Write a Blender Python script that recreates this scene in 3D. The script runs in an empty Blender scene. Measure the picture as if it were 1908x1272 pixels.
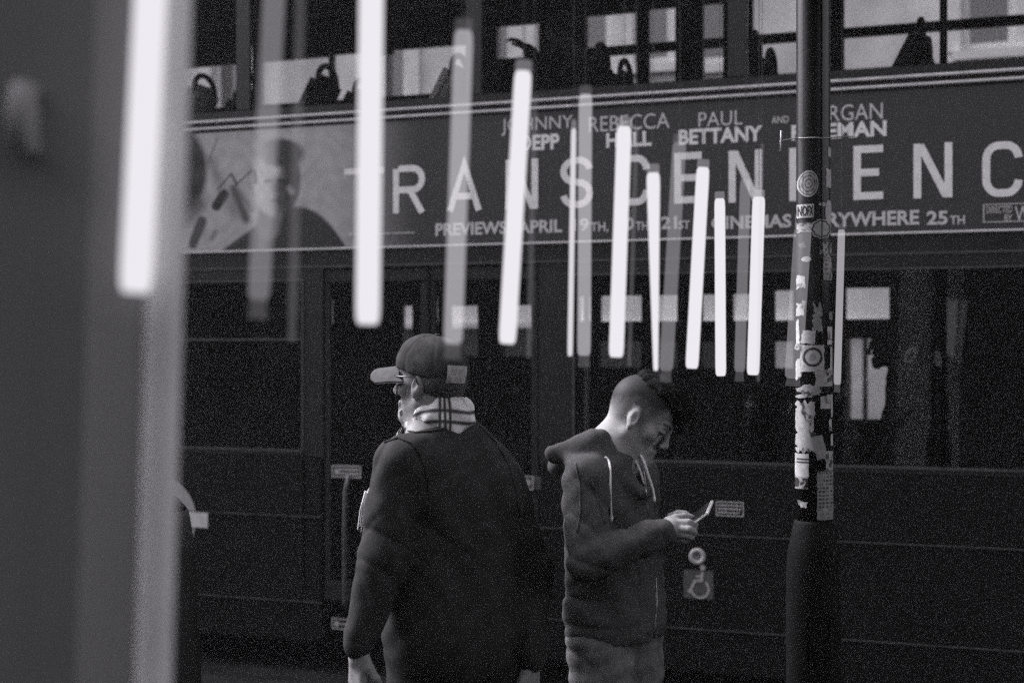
import bpy, bmesh, math, random
import numpy as np
from mathutils import Vector, Matrix
random.seed(4); RNG = np.random.default_rng(7)
SC = bpy.context.scene
COL = SC.collection
R = math.radians

# ------------------------------------------------------------------ camera, sky, sun, exposure
F, CX, HY, CZ = 2650.0, 954.0, 650.0, 1.75         # focal length in photo pixels, centre column, horizon row, eye height
cam = bpy.data.cameras.new('camera'); cam_o = bpy.data.objects.new('camera', cam); COL.objects.link(cam_o)
cam_o.location = (0, 0, CZ); cam_o.rotation_euler = (R(90), 0, 0)
cam.sensor_width = 36; cam.lens = 36 * F / 1908; cam.shift_y = (HY - 636) / 1908
cam.clip_start = 0.05; cam.clip_end = 500
cam.dof.use_dof = True; cam.dof.focus_distance = 4.15; cam.dof.aperture_fstop = 2.6; cam.dof.aperture_blades = 9
SC.camera = cam_o
TINT = (1.0, 0.965, 1.03)
SUN_EL, SUN_AZ = R(44), R(-66)                      # azimuth from +Y towards +X: the light comes from the left
w = bpy.data.worlds.new('World'); SC.world = w; w.use_nodes = True
nt = w.node_tree; bg = nt.nodes['Background']
sky = nt.nodes.new('ShaderNodeTexSky'); sky.sky_type = 'NISHITA'; sky.sun_disc = False
sky.sun_elevation = SUN_EL; sky.sun_rotation = SUN_AZ; sky.air_density = 2.0; sky.dust_density = 6.0
bw = nt.nodes.new('ShaderNodeRGBToBW'); nt.links.new(sky.outputs[0], bw.inputs[0])
tn = nt.nodes.new('ShaderNodeMix'); tn.data_type = 'RGBA'; tn.blend_type = 'MULTIPLY'; tn.inputs[0].default_value = 1
nt.links.new(bw.outputs[0], tn.inputs[6]); tn.inputs[7].default_value = (*TINT, 1)
nt.links.new(tn.outputs[2], bg.inputs[0]); bg.inputs[1].default_value = 0.10
sl = bpy.data.lights.new('sun', 'SUN'); sl.energy = 1.25; sl.angle = R(22); sl.color = TINT
so = bpy.data.objects.new('sun', sl); COL.objects.link(so)
sd = Vector((math.cos(SUN_EL) * math.sin(SUN_AZ), math.cos(SUN_EL) * math.cos(SUN_AZ), math.sin(SUN_EL)))
so.rotation_euler = sd.to_track_quat('Z', 'Y').to_euler(); so.location = (0, 0, 20)
SC.view_settings.view_transform = 'Standard'; SC.view_settings.look = 'None'
SC.view_settings.exposure = 1.75; SC.view_settings.gamma = 1.0; SC.view_settings.use_curve_mapping = False
cy = SC.cycles
cy.use_denoising = False; cy.max_bounces = 8; cy.diffuse_bounces = 3; cy.transparent_max_bounces = 24
cy.caustics_reflective = False; cy.caustics_refractive = False; cy.sample_clamp_indirect = 4
cy.use_adaptive_sampling = False

# ------------------------------------------------------------------ materials
def nodes(name):
    m = bpy.data.materials.new(name); m.use_nodes = True
    return m, m.node_tree, m.node_tree.nodes['Principled BSDF']
def rgb(g): return (g, g, g, 1)
def mat(name, g, rough=0.6, spec=0.4, metal=0.0, var=0.25, scale=9.0, bump=0.0, bscale=None, coat=0.0, attr=False, streak=False):
    """grey procedural paint / cloth / stone: base value with noise variation and a fine relief"""
    m, t, p = nodes(name)
    p.inputs['Roughness'].default_value = rough; p.inputs['Metallic'].default_value = metal
    p.inputs['Specular IOR Level'].default_value = spec; p.inputs['Coat Weight'].default_value = coat
    tc = t.nodes.new('ShaderNodeTexCoord'); no = t.nodes.new('ShaderNodeTexNoise')
    no.inputs['Scale'].default_value = scale; no.inputs['Detail'].default_value = 6
    if streak:
        mp = t.nodes.new('ShaderNodeMapping'); mp.inputs['Scale'].default_value = (1, 1, 0.12)
        t.links.new(tc.outputs['Object'], mp.inputs[0]); t.links.new(mp.outputs[0], no.inputs['Vector'])
    else:
        t.links.new(tc.outputs['Object'], no.inputs['Vector'])
    mr = t.nodes.new('ShaderNodeMapRange'); mr.inputs[1].default_value = 0.3; mr.inputs[2].default_value = 0.7
    mr.inputs[3].default_value = 1 - var; mr.inputs[4].default_value = 1 + var
    t.links.new(no.outputs[0], mr.inputs[0])
    mul = t.nodes.new('ShaderNodeMix'); mul.data_type = 'RGBA'; mul.blend_type = 'MULTIPLY'; mul.inputs[0].default_value = 1
    if attr:
        at = t.nodes.new('ShaderNodeVertexColor'); at.layer_name = 'Col'; t.links.new(at.outputs[0], mul.inputs[6])
    else:
        mul.inputs[6].default_value = rgb(g)
    t.links.new(mr.outputs[0], mul.inputs[7]); t.links.new(mul.outputs[2], p.inputs['Base Color'])
    if bump:
        n2 = t.nodes.new('ShaderNodeTexNoise'); n2.inputs['Scale'].default_value = bscale or scale * 12; n2.inputs['Detail'].default_value = 4
        t.links.new(tc.outputs['Object'], n2.inputs['Vector'])
        b = t.nodes.new('ShaderNodeBump'); b.inputs['Strength'].default_value = bump; b.inputs['Distance'].default_value = 0.004
        t.links.new(n2.outputs[0], b.inputs['Height']); t.links.new(b.outputs[0], p.inputs['Normal'])
    return m
def glow(name, strength, through=0.0, g=1.0):
    """a tube reflection as emission, partly see-through when it is a weak one"""
    m, t, p = nodes(name); t.nodes.remove(p)
    e = t.nodes.new('ShaderNodeEmission'); e.inputs[0].default_value = (TINT[0] * g, TINT[1] * g, TINT[2] * g, 1); e.inputs[1].default_value = strength
    out = t.nodes['Material Output']
    if through:
        tr = t.nodes.new('ShaderNodeBsdfTransparent'); mx = t.nodes.new('ShaderNodeMixShader'); mx.inputs[0].default_value = 1 - through
        t.links.new(tr.outputs[0], mx.inputs[1]); t.links.new(e.outputs[0], mx.inputs[2]); t.links.new(mx.outputs[0], out.inputs[0])
    else:
        t.links.new(e.outputs[0], out.inputs[0])
    return m
def glass(name, tint=0.8, refl=0.6, rough=0.02):
    m, t, p = nodes(name); t.nodes.remove(p)
    tr = t.nodes.new('ShaderNodeBsdfTransparent'); tr.inputs[0].default_value = rgb(tint)
    gl = t.nodes.new('ShaderNodeBsdfGlossy'); gl.inputs['Roughness'].default_value = rough; gl.inputs[0].default_value = rgb(refl)
    fr = t.nodes.new('ShaderNodeFresnel'); fr.inputs[0].default_value = 1.45
    mx = t.nodes.new('ShaderNodeMixShader'); t.links.new(fr.outputs[0], mx.inputs[0])
    t.links.new(tr.outputs[0], mx.inputs[1]); t.links.new(gl.outputs[0], mx.inputs[2]); t.links.new(mx.outputs[0], t.nodes['Material Output'].inputs[0])
    return m

M = {}
M['bus_paint'] = mat('bus_paint', 0.004, 0.42, 0.2, var=0.25, scale=2.5, bump=0.02, bscale=60)
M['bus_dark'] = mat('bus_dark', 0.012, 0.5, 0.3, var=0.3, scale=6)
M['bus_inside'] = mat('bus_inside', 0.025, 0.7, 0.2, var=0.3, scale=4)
M['trim'] = mat('trim', 0.55, 0.4, 0.5, var=0.15, scale=14)
M['trim_dim'] = mat('trim_dim', 0.045, 0.5, 0.4, var=0.3, scale=14)
M['ad_print'] = mat('ad_print', 1, 0.45, 0.3, var=0.06, scale=20, attr=True)
M['letter_print'] = mat('letter_print', 0.72, 0.5, 0.3, var=0.1, scale=30)
M['letter_faint'] = mat('letter_faint', 0.52, 0.5, 0.3, var=0.12, scale=30)
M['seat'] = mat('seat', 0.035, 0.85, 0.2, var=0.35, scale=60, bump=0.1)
M['seat_pale'] = mat('seat_pale', 0.70, 0.8, 0.2, var=0.2, scale=60, bump=0.1)
M['black_plastic'] = mat('black_plastic', 0.012, 0.45, 0.4)
M['handrail'] = mat('handrail', 0.45, 0.35, 0.5)
M['handrail_dark'] = mat('handrail_dark', 0.06, 0.4, 0.5)
M['sign_white'] = mat('sign_white', 0.32, 0.5, 0.4, var=0.15, scale=40)
M['sign_dim'] = mat('sign_dim', 0.07, 0.5, 0.4, var=0.3, scale=40)
M['bus_glass'] = glass('bus_glass', 0.94, 0.75)
M['house_glass'] = glass('house_glass', 0.35, 0.9)
M['pole_paint'] = mat('pole_paint', 0.012, 0.33, 0.5, var=0.35, scale=14, bump=0.12, bscale=90)
M['sticker'] = mat('sticker', 1, 0.6, 0.25, var=0.18, scale=70, attr=True, bump=0.15, bscale=200)
M['base_paint'] = mat('base_paint', 0.006, 0.7, 0.06, var=0.4, scale=12, bump=0.2, bscale=60)
M['steel'] = mat('steel', 0.35, 0.35, 0.5, metal=0.8)
M['wire'] = mat('wire', 0.05, 0.5, 0.4)
M['cap_end'] = mat('cap_end', 0.25, 0.4, 0.5)
M['skin'] = mat('skin', 1, 0.6, 0.16, var=0.10, scale=45, attr=True, bump=0.12, bscale=320)
M['jacket'] = mat('jacket', 0.027, 0.85, 0.15, var=0.25, scale=25, bump=0.25, bscale=420)
M['hoodie'] = mat('hoodie', 0.066, 0.95, 0.1, var=0.25, scale=130, bump=0.35, bscale=420)
M['trousers'] = mat('trousers', 0.14, 0.9, 0.15, var=0.3, scale=30, bump=0.3, bscale=400)
M['trousers_dark'] = mat('trousers_dark', 0.02, 0.9, 0.15, var=0.3, scale=30, bump=0.3, bscale=400)
M['cap_cloth'] = mat('cap_cloth', 0.042, 0.9, 0.1, var=0.3, scale=40, bump=0.3, bscale=500)
M['brim_cloth'] = mat('brim_cloth', 0.085, 0.9, 0.1, var=0.15, scale=40, bump=0.2, bscale=500)
M['pale_cloth'] = mat('pale_cloth', 0.42, 0.85, 0.1, var=0.3, scale=60, bump=0.3, bscale=500)
M['scarf'] = mat('scarf', 1, 0.98, 0.1, var=0.10, scale=140, attr=True, bump=0.4, bscale=600)
M['string'] = mat('string', 0.8, 0.8, 0.2, var=0.1, scale=200)
M['hair_crop'] = mat('hair_crop', 0.046, 0.95, 0.04, var=0.5, scale=240, bump=0.7, bscale=520)
M['hair_grey'] = mat('hair_grey', 0.07, 0.7, 0.3, var=0.5, scale=160, bump=0.5, bscale=300)
M['hair_dark'] = mat('hair_dark', 0.008, 0.8, 0.12, var=0.5, scale=120, bump=0.6, bscale=260)
M['beard'] = mat('beard', 0.45, 0.8, 0.2, var=0.4, scale=260, bump=0.6, bscale=400)
M['black_gloss'] = mat('black_gloss', 0.01, 0.2, 0.5)
M['phone_edge'] = mat('phone_edge', 0.5, 0.25, 0.5)
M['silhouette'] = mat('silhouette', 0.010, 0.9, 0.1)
M['shoe'] = mat('shoe', 0.03, 0.6, 0.3)
M['column'] = mat('column', 0.30, 0.7, 0.3, var=0.22, scale=5, streak=True, bump=0.1)
M['column_dark'] = mat('column_dark', 0.20, 0.7, 0.3, var=0.2, scale=5, streak=True, bump=0.1)
M['pipe'] = mat('pipe', 0.75, 0.5, 0.4, var=0.12, scale=6)
M['stone'] = mat('stone', 0.66, 0.9, 0.1, var=0.22, scale=1.6, bump=0.2, bscale=30)
M['white_frame'] = mat('white_frame', 0.75, 0.6, 0.3, var=0.08, scale=6)
M['shop_dark'] = mat('shop_dark', 0.03, 0.6, 0.3, var=0.4, scale=1.5)
M['asphalt'] = mat('asphalt', 0.011, 1.0, 0.0, var=0.3, scale=3, bump=0.4, bscale=120)
M['paving'] = mat('paving', 0.011, 1.0, 0.0, var=0.25, scale=2, bump=0.3, bscale=90)
M['kerb'] = mat('kerb', 0.011, 1.0, 0.0, var=0.25, scale=5, bump=0.3)
M['opposite'] = mat('opposite', 0.06, 0.8, 0.2, var=0.4, scale=1.0)
M['refl_bright'] = glow('refl_bright', 0.255)  # emission stands for lamps mirrored in the window pane
M['refl_thin'] = glow('refl_thin', 0.21)
M['refl_weak'] = glow('refl_weak', 0.44, 0.88)
M['refl_mid'] = glow('refl_mid', 0.24, 0.90)
M['refl_faint'] = glow('refl_faint', 0.12, 0.93)

# ------------------------------------------------------------------ object helpers
def link(o, parent=None):
    COL.objects.link(o)
    if parent is not None: o.parent = parent
    return o
def tag(o, label=None, cat=None, group=None, kind=None):
    if label: o['label'] = label
    if cat: o['category'] = cat
    if group: o['group'] = group
    if kind: o['kind'] = kind
    return o
def empty(name, loc=(0, 0, 0), rz=0.0, **k):
    o = bpy.data.objects.new(name, None); o.location = loc; o.rotation_euler = (0, 0, rz); o.empty_display_size = 0.1
    link(o); return tag(o, **k)
def mesh_np(name, V, Q, mt, parent=None, smooth=True, cols=None, tri=False):
    """mesh object from numpy arrays of vertices and equal-sized faces"""
    V = np.asarray(V, np.float32); Q = np.asarray(Q, np.int32)
    me = bpy.data.meshes.new(name); n = Q.shape[1]
    me.vertices.add(len(V)); me.vertices.foreach_set('co', V.ravel())
    me.loops.add(Q.size); me.loops.foreach_set('vertex_index', Q.ravel())
    me.polygons.add(len(Q)); me.polygons.foreach_set('loop_start', np.arange(0, Q.size, n, dtype=np.int32))
    me.polygons.foreach_set('loop_total', np.full(len(Q), n, np.int32))
    me.polygons.foreach_set('use_smooth', np.full(len(Q), smooth, bool))
    me.update(calc_edges=True); me.validate()
    if cols is not None:
        a = me.color_attributes.new('Col', 'FLOAT_COLOR', 'POINT')
        c = np.ones((len(V), 4), np.float32); c[:, :3] = np.asarray(cols, np.float32)[:, None]
        a.data.foreach_set('color', c.ravel())
    o = bpy.data.objects.new(name, me); me.materials.append(M[mt] if isinstance(mt, str) else mt)
    return link(o, parent)

class MB:
    """collects boxes, tubes and strips, then links them as ONE mesh object"""
    def __init__(s): s.v = []; s.f = []
    def add(s, v, f):
        n = len(s.v); s.v += [tuple(map(float, p)) for p in v]; s.f += [tuple(i + n for i in q) for q in f]; return s
    def box(s, x0, x1, y0, y1, z0, z1, bev=0.0):
        if bev <= 0:
            v = [(x0, y0, z0), (x1, y0, z0), (x1, y1, z0), (x0, y1, z0), (x0, y0, z1), (x1, y0, z1), (x1, y1, z1), (x0, y1, z1)]
            return s.add(v, [(0, 3, 2, 1), (4, 5, 6, 7), (0, 1, 5, 4), (1, 2, 6, 5), (2, 3, 7, 6), (3, 0, 4, 7)])
        bm = bmesh.new(); bmesh.ops.create_cube(bm, size=1)
        bmesh.ops.scale(bm, vec=(x1 - x0, y1 - y0, z1 - z0), verts=bm.verts)
        bmesh.ops.translate(bm, vec=((x0 + x1) / 2, (y0 + y1) / 2, (z0 + z1) / 2), verts=bm.verts)
        bmesh.ops.bevel(bm, geom=bm.edges[:], offset=bev, segments=2, affect='EDGES')
        bm.verts.index_update(); s.add([v.co for v in bm.verts], [[v.index for v in f.verts] for f in bm.faces]); bm.free(); return s
    def tube(s, pts, r, seg=12, caps=True):
        pts = [Vector(p) for p in pts]; n = len(pts); rr = r if hasattr(r, '__len__') else [r] * n
        t0 = (pts[1] - pts[0]).normalized(); up = Vector((0, 0, 1)) if abs(t0.z) < 0.9 else Vector((1, 0, 0))
        nx = t0.cross(up).normalized(); v = []
        for i, p in enumerate(pts):
            t = (pts[min(i + 1, n - 1)] - pts[max(i - 1, 0)]).normalized()
            nx = (nx - t * nx.dot(t)).normalized(); ny = t.cross(nx)
            v += [p + (nx * math.cos(a) + ny * math.sin(a)) * rr[i] for a in [2 * math.pi * k / seg for k in range(seg)]]
        f = [(i * seg + k, i * seg + (k + 1) % seg, (i + 1) * seg + (k + 1) % seg, (i + 1) * seg + k) for i in range(n - 1) for k in range(seg)]
        if caps: f += [tuple(range(seg))[::-1], tuple((n - 1) * seg + k for k in range(seg))]
        return s.add(v, f)
    def lathe(s, c, prof, seg=32):
        v = []; n = len(prof)
        for r, z in prof: v += [(c[0] + r * math.cos(2 * math.pi * k / seg), c[1] + r * math.sin(2 * math.pi * k / seg), c[2] + z) for k in range(seg)]
        f = [(i * seg + k, i * seg + (k + 1) % seg, (i + 1) * seg + (k + 1) % seg, (i + 1) * seg + k) for i in range(n - 1) for k in range(seg)]
        f += [tuple(range(seg))[::-1], tuple((n - 1) * seg + k for k in range(seg))]
        return s.add(v, f)
    def build(s, name, mt, parent=None, smooth=False, off=(0, 0, 0)):
        me = bpy.data.meshes.new(name)
        me.from_pydata([(p[0] - off[0], p[1] - off[1], p[2] - off[2]) for p in s.v], [], s.f)
        if smooth: me.polygons.foreach_set('use_smooth', [len(p.vertices) <= 4 for p in me.polygons])
        me.update(); o = bpy.data.objects.new(name, me); me.materials.append(M[mt] if isinstance(mt, str) else mt)
        return link(o, parent)

def W(px, py, Y): return Vector(((px - CX) * Y / F, Y, CZ + (HY - py) * Y / F))     # measured photo position at a known distance

# ------------------------------------------------------------------ implicit surfaces (bodies and clothes)
class Field:
    def __init__(s, lo, hi, h):
        s.lo = np.array(lo, float); s.h = h; s.n = np.ceil((np.array(hi) - s.lo) / h).astype(int) + 1
        s.f = np.full(s.n, 0.3, np.float32)
    def win(s, lo, hi, m):
        a = np.clip(np.floor((np.array(lo) - m - s.lo) / s.h).astype(int), 0, s.n); b = np.clip(np.ceil((np.array(hi) + m - s.lo) / s.h).astype(int) + 1, 0, s.n)
        sl = tuple(slice(i, j) for i, j in zip(a, b))
        g = [(s.lo[k] + s.h * np.arange(a[k], b[k])).astype(np.float32) for k in range(3)]
        return sl, np.meshgrid(*g, indexing='ij', sparse=True)
    def mix(s, sl, d, k, op):
        a = s.f[sl]
        if op == 'u':
            hh = np.clip(0.5 + 0.5 * (a - d) / k, 0, 1); s.f[sl] = a + (d - a) * hh - k * hh * (1 - hh)
        elif op == 's':
            hh = np.clip(0.5 - 0.5 * (a + d) / k, 0, 1); s.f[sl] = a + (-d - a) * hh + k * hh * (1 - hh)
        elif op == 'i':
            hh = np.clip(0.5 - 0.5 * (d - a) / k, 0, 1); s.f[sl] = d + (a - d) * hh + k * hh * (1 - hh)
    def cone(s, a, b, ra, rb, k=0.01, op='u', T=None):
        if T is not None: a = T @ Vector(a); b = T @ Vector(b)
        a = np.array(a, float); b = np.array(b, float); r = max(ra, rb)
        sl, (X, Y, Z) = s.win(np.minimum(a, b) - r, np.maximum(a, b) + r, k + 3 * s.h)
        ab = b - a; L = float(ab @ ab) + 1e-9
        t = np.clip(((X - a[0]) * ab[0] + (Y - a[1]) * ab[1] + (Z - a[2]) * ab[2]) / L, 0, 1)
        d = np.sqrt((X - a[0] - t * ab[0]) ** 2 + (Y - a[1] - t * ab[1]) ** 2 + (Z - a[2] - t * ab[2]) ** 2) - (ra + (rb - ra) * t)
        s.mix(sl, d, k, op); return s
    def ball(s, c, r, k=0.01, op='u', T=None): return s.cone(c, c, r, r, k, op, T)
    def ell(s, c, r, k=0.01, op='u', T=None, rot=None):
        """ellipsoid; T places its frame, rot adds an Euler turn inside that frame"""
        Mx = (T or Matrix.Identity(4)) @ Matrix.Translation(Vector(c))
        if rot is not None: Mx = Mx @ (Matrix.Rotation(rot[2], 4, 'Z') @ Matrix.Rotation(rot[1], 4, 'Y') @ Matrix.Rotation(rot[0], 4, 'X'))
        cw = np.array(Mx.translation); rm = max(r); sl, (X, Y, Z) = s.win(cw - rm, cw + rm, k + 3 * s.h)
        I = np.array(Mx.inverted()); q = [I[i, 0] * X + I[i, 1] * Y + I[i, 2] * Z + I[i, 3] for i in range(3)]
        k0 = np.sqrt(sum((q[i] / r[i]) ** 2 for i in range(3))); k1 = np.sqrt(sum((q[i] / r[i] ** 2) ** 2 for i in range(3))) + 1e-6
        s.mix(sl, k0 * (k0 - 1) / k1, k, op); return s
    def fn(s, func, lo=None, hi=None, k=0.005, op='i'):
        lo = s.lo if lo is None else lo; hi = s.lo + s.h * s.n if hi is None else hi
        sl, G = s.win(lo, hi, 0); s.mix(sl, func(*G), k, op); return s
    def disp(s, func):
        sl, G = s.win(s.lo, s.lo + s.h * s.n, 0); s.f += func(*G).astype(np.float32); return s
    def mesh(s):
        f = s.f; f[0] = f[-1] = 0.3; f[:, 0] = f[:, -1] = 0.3; f[:, :, 0] = f[:, :, -1] = 0.3
        g = f < 0; nx, ny, nz = g.shape
        c = np.zeros((nx - 1, ny - 1, nz - 1), np.int8)
        cor = [(i, j, k) for i in (0, 1) for j in (0, 1) for k in (0, 1)]
        for i, j, k in cor: c += g[i:nx - 1 + i, j:ny - 1 + j, k:nz - 1 + k]
        act = (c > 0) & (c < 8); I = np.argwhere(act); idx = np.full(act.shape, -1, np.int32); idx[act] = np.arange(len(I))
        acc = np.zeros((len(I), 3)); cnt = np.zeros(len(I))
        val = {q: f[I[:, 0] + q[0], I[:, 1] + q[1], I[:, 2] + q[2]] for q in cor}
        for q in cor:
            for ax in range(3):
                if q[ax] == 0:
                    q2 = list(q); q2[ax] = 1; a, b = val[q], val[tuple(q2)]; x = (a < 0) != (b < 0)
                    t = np.where(x, a / np.where(x, a - b, 1), 0); p = np.tile(np.array(q, float), (len(I), 1)); p[:, ax] = t
                    acc[x] += p[x]; cnt[x] += 1
        V = s.lo + s.h * (I + acc / cnt[:, None]); Q = []
        for ax in range(3):
            o1, o2 = [(1, 2), (2, 0), (0, 1)][ax]
            a = np.moveaxis(g, (ax, o1, o2), (0, 1, 2)); b = np.moveaxis(idx, (ax, o1, o2), (0, 1, 2))
            E = np.argwhere(a[:-1, 1:-1, 1:-1] != a[1:, 1:-1, 1:-1]); E[:, 1:] += 1
            s0 = a[E[:, 0], E[:, 1], E[:, 2]]
            q = np.stack([b[E[:, 0], E[:, 1] - 1, E[:, 2] - 1], b[E[:, 0], E[:, 1], E[:, 2] - 1], b[E[:, 0], E[:, 1], E[:, 2]], b[E[:, 0], E[:, 1] - 1, E[:, 2]]], 1)
            q[~s0] = q[~s0][:, ::-1]; Q.append(q)
        return V, np.concatenate(Q)

def frame(o, x, z):
    """4x4 with x axis, z axis roughly as given"""
    x = Vector(x).normalized(); z = Vector(z); z = (z - x * z.dot(x)).normalized(); y = z.cross(x)
    m = Matrix((x, y, z)).transposed().to_4x4(); m.translation = Vector(o); return m

def head_prims(G, T, nose=1.0, jaw=1.0, lids=True):
    """head: face along +x, its left +y, up +z; origin between the ears"""
    E = lambda *a, **k: G.ell(*a, T=T, **k); C = lambda *a, **k: G.cone(*a, T=T, **k)
    E((-.008, 0, .036), (.098, .074, .083), k=.01); E((-.035, 0, .022), (.066, .07, .066), k=.02)
    E((.030, 0, -.036), (.060, .055, .078 * jaw), k=.025)
    for s in (1, -1):
        C((.070, 0, -.103 * jaw), (.002, s * .054, -.062), .017, .018, k=.025)
        G.ball((.056, s * .047, -.028), .021, k=.02, T=T); C((.086, s * .042, .014), (.093, s * .008, .016), .010, .011, k=.014)
        G.ball((.106, s * .033, -.004), .017, k=.014, op='s', T=T); G.ball((.0785, s * .032, -.004), .0135, k=.004, T=T)
        if lids: E((.083, s * .032, -.001), (.0125, .016, .008), k=.005, rot=(0, .35, 0))
        G.ball((.104, s * .0115, -.043), .0085, k=.006, T=T)
        E((-.006, s * .077, -.012), (.019, .0085, .032), k=.005, rot=(s * .05, -.2, s * .38))
        E((.000, s * .087, -.010), (.009, .0075, .017), k=.006, op='s', rot=(0, -.2, s * .38))
        G.ball((-.001, s * .078, -.041), .009, k=.006, T=T)
        C((.086, s * .022, -.072), (.096, 0, -.0685), .006, .0065, k=.006); C((.084, s * .020, -.080), (.093, 0, -.083), .006, .008, k=.006)
    G.ball((.076, 0, -.106 * jaw), .020, k=.018, T=T)
    C((.094, 0, .010), (.113, 0, -.034), .008, .0105 * nose, k=.013); G.ball((.1135, 0, -.037), .0115 * nose, k=.008, T=T)

def hand_prims(G, T, side, curl, spread=0.06, thumb=((.030, .036, -.010), (.058, .055, -.022), (.083, .058, -.034)), k=.006):
    """hand: wrist at origin, fingers +x, palm facing -z; side=+1 has the thumb on +y"""
    s = side
    G.cone((-.03, 0, 0), (.012, 0, 0), .027, .026, k=.02, T=T)
    for y, r0, r1 in ((.026, .0135, .0125), (.008, .0145, .0128), (-.011, .0145, .0125), (-.028, .0135, .0115)):
        G.cone((.008, s * y * .72, -.002), (.088 - abs(y) * .25, s * y, 0), .015, r1, k=.014, T=T)
    for i, (y, L, r) in enumerate(((.027, .072, .0092), (.0085, .080, .0095), (-.0105, .074, .0090), (-.0285, .058, .0080))):
        p = Vector((.088 - abs(y) * .25, s * y, 0)); a = 0.0; yaw = s * (spread * (1.2 - i * .85))
        for j, frac in enumerate((.45, .31, .24)):
            a += curl[i][j]
            d = Vector((math.cos(a) * math.cos(yaw), math.cos(a) * math.sin(yaw), -math.sin(a)))
            q = p + d * L * frac; G.cone(p, q, r * (1 - .09 * j), r * (.93 - .11 * j), k=.004, T=T); p = q
    th = [Vector((a, s * b, c)) for a, b, c in thumb]
    G.cone((.006, s * .014, -.004), th[0], .017, .0145, k=.012, T=T)
    G.cone(th[0], th[1], .0130, .0112, k=.005, T=T); G.cone(th[1], th[2], .0108, .0088, k=.004, T=T)

def folds(seed, amp, freq, axis=(0, 0, 1)):
    """smooth directional creases for cloth"""
    rg = np.random.default_rng(seed); ph = rg.uniform(0, 6.28, 8); ax = np.array(axis, float)
    def f(X, Y, Z):
        wv = .35 * np.sin(7 * X + ph[0]) + .35 * np.sin(9 * Z + ph[1]) + .3 * np.sin(8 * Y + ph[2])
        a = (X * ax[0] + Y * ax[1] + Z * ax[2]) * freq + wv * 2.2
        return amp * (np.sin(a + ph[3]) * (0.6 + 0.4 * np.sin(5 * Z + 6 * X + ph[4])) + .5 * np.sin(1.9 * a + 3 * X + ph[5]))
    return f

def creases(seed, amp, freq, axis=(0, 0, 1), sharp=3.0):
    """pinched folds: narrow grooves between soft swells"""
    rg = np.random.default_rng(seed); ph = rg.uniform(0, 6.28, 8); ax = np.array(axis, float)
    def f(X, Y, Z):
        a = (X * ax[0] + Y * ax[1] + Z * ax[2]) * freq + 1.6 * np.sin(6 * X - 4 * Z + ph[0]) + 1.1 * np.sin(11 * Z + 5 * Y + ph[1])
        m = np.clip(.5 + .6 * np.sin(8 * X + 5 * Z + ph[2]) + .4 * np.sin(13 * Z - 6 * X + ph[3]), 0, 1)
        return amp * m * ((1 - np.abs(np.sin(a + ph[4]))) ** sharp - .2)
    return f

# ------------------------------------------------------------------ text helpers
_tc = {}
def text_mesh(txt, bold=0.0):
    """letters of the built-in font as flat faces, scaled to a unit box (0..1, 0..1)"""
    key = (txt, bold)
    if key not in _tc:
        cu = bpy.data.curves.new('txt', 'FONT'); cu.body = txt; cu.offset = bold; cu.resolution_u = 3
        o = bpy.data.objects.new('txt', cu); COL.objects.link(o); dg = bpy.context.evaluated_depsgraph_get()
        me = bpy.data.meshes.new_from_object(o.evaluated_get(dg)); v = np.array([q.co[:2] for q in me.vertices]); f = [tuple(p.vertices) for p in me.polygons]
        bpy.data.objects.remove(o); bpy.data.curves.remove(cu); bpy.data.meshes.remove(me)
        v = (v - v.min(0)) / (v.max(0) - v.min(0)); _tc[key] = (v, f)
    return _tc[key]

def ribbon(pts, wd):
    """flat stroke of even width along a polyline, mitred"""
    p = np.array(pts, float); n = len(p); out = []
    for i in range(n):
        a = p[i] - p[i - 1] if i else p[1] - p[0]; b = p[i + 1] - p[i] if i < n - 1 else p[i] - p[i - 1]
        a /= np.linalg.norm(a); b /= np.linalg.norm(b); na = np.array((-a[1], a[0])); nb = np.array((-b[1], b[0])); m = na + nb; m /= np.linalg.norm(m)
        out += [p[i] + m * wd / 2 / max(m @ na, .4), p[i] - m * wd / 2 / max(m @ na, .4)]
    return out, [(2 * i, 2 * i + 1, 2 * i + 3, 2 * i + 2) for i in range(n - 1)]
def arc(cx, cy, rx, ry, a0, a1, n=8): return [(cx + rx * math.cos(R(a0 + (a1 - a0) * i / n)), cy + ry * math.sin(R(a0 + (a1 - a0) * i / n))) for i in range(n + 1)]
h_ = .08
LET = {  # strokes in a unit box
 'T': [[(0, .92), (1, .92)], [(.5, .84), (.5, 0)]],
 'R': [[(h_, 0), (h_, .92)], [(h_ * 2, .92), (.62, .92)] + arc(.62, .7, .30, .22, 90, -90)[1:] + [(h_ * 2, .48)], [(.56, .44), (.92, 0)]],
 'A': [[(.08, 0), (.5, .96), (.92, 0)], [(.27, .30), (.73, .30)]],
 'N': [[(h_, 0), (h_, 1)], [(h_ * 2, .97), (.86, .03)], [(.92, 0), (.92, 1)]],
 'S': [arc(.55, .72, .37, .22, 10, 90)[0:] + arc(.45, .72, .37, .21, 90, 270)[0:][1:] + arc(.55, .28, .37, .22, 90, -90)[1:] + arc(.45, .28, .37, .22, 270, 190)[1:]],
 'C': [arc(.6, .68, .32, .25, 5, 90) + arc(.40, .68, .32, .25, 90, 180) + arc(.40, .32, .32, .25, 180, 270) + arc(.6, .32, .32, .25, 270, 355)],
 'E': [[(h_, 0), (h_, 1)], [(h_ * 2, .93), (.96, .93)], [(h_ * 2, .50), (.82, .50)], [(h_ * 2, .07), (.96, .07)]],
 'D': [[(h_, 0), (h_, 1)], [(h_ * 2, .93), (.5, .93)] + arc(.5, .62, .42, .31, 90, 0)[1:] + arc(.5, .38, .42, .31, 0, -90) + [(h_ * 2, .07)]],
}

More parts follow.
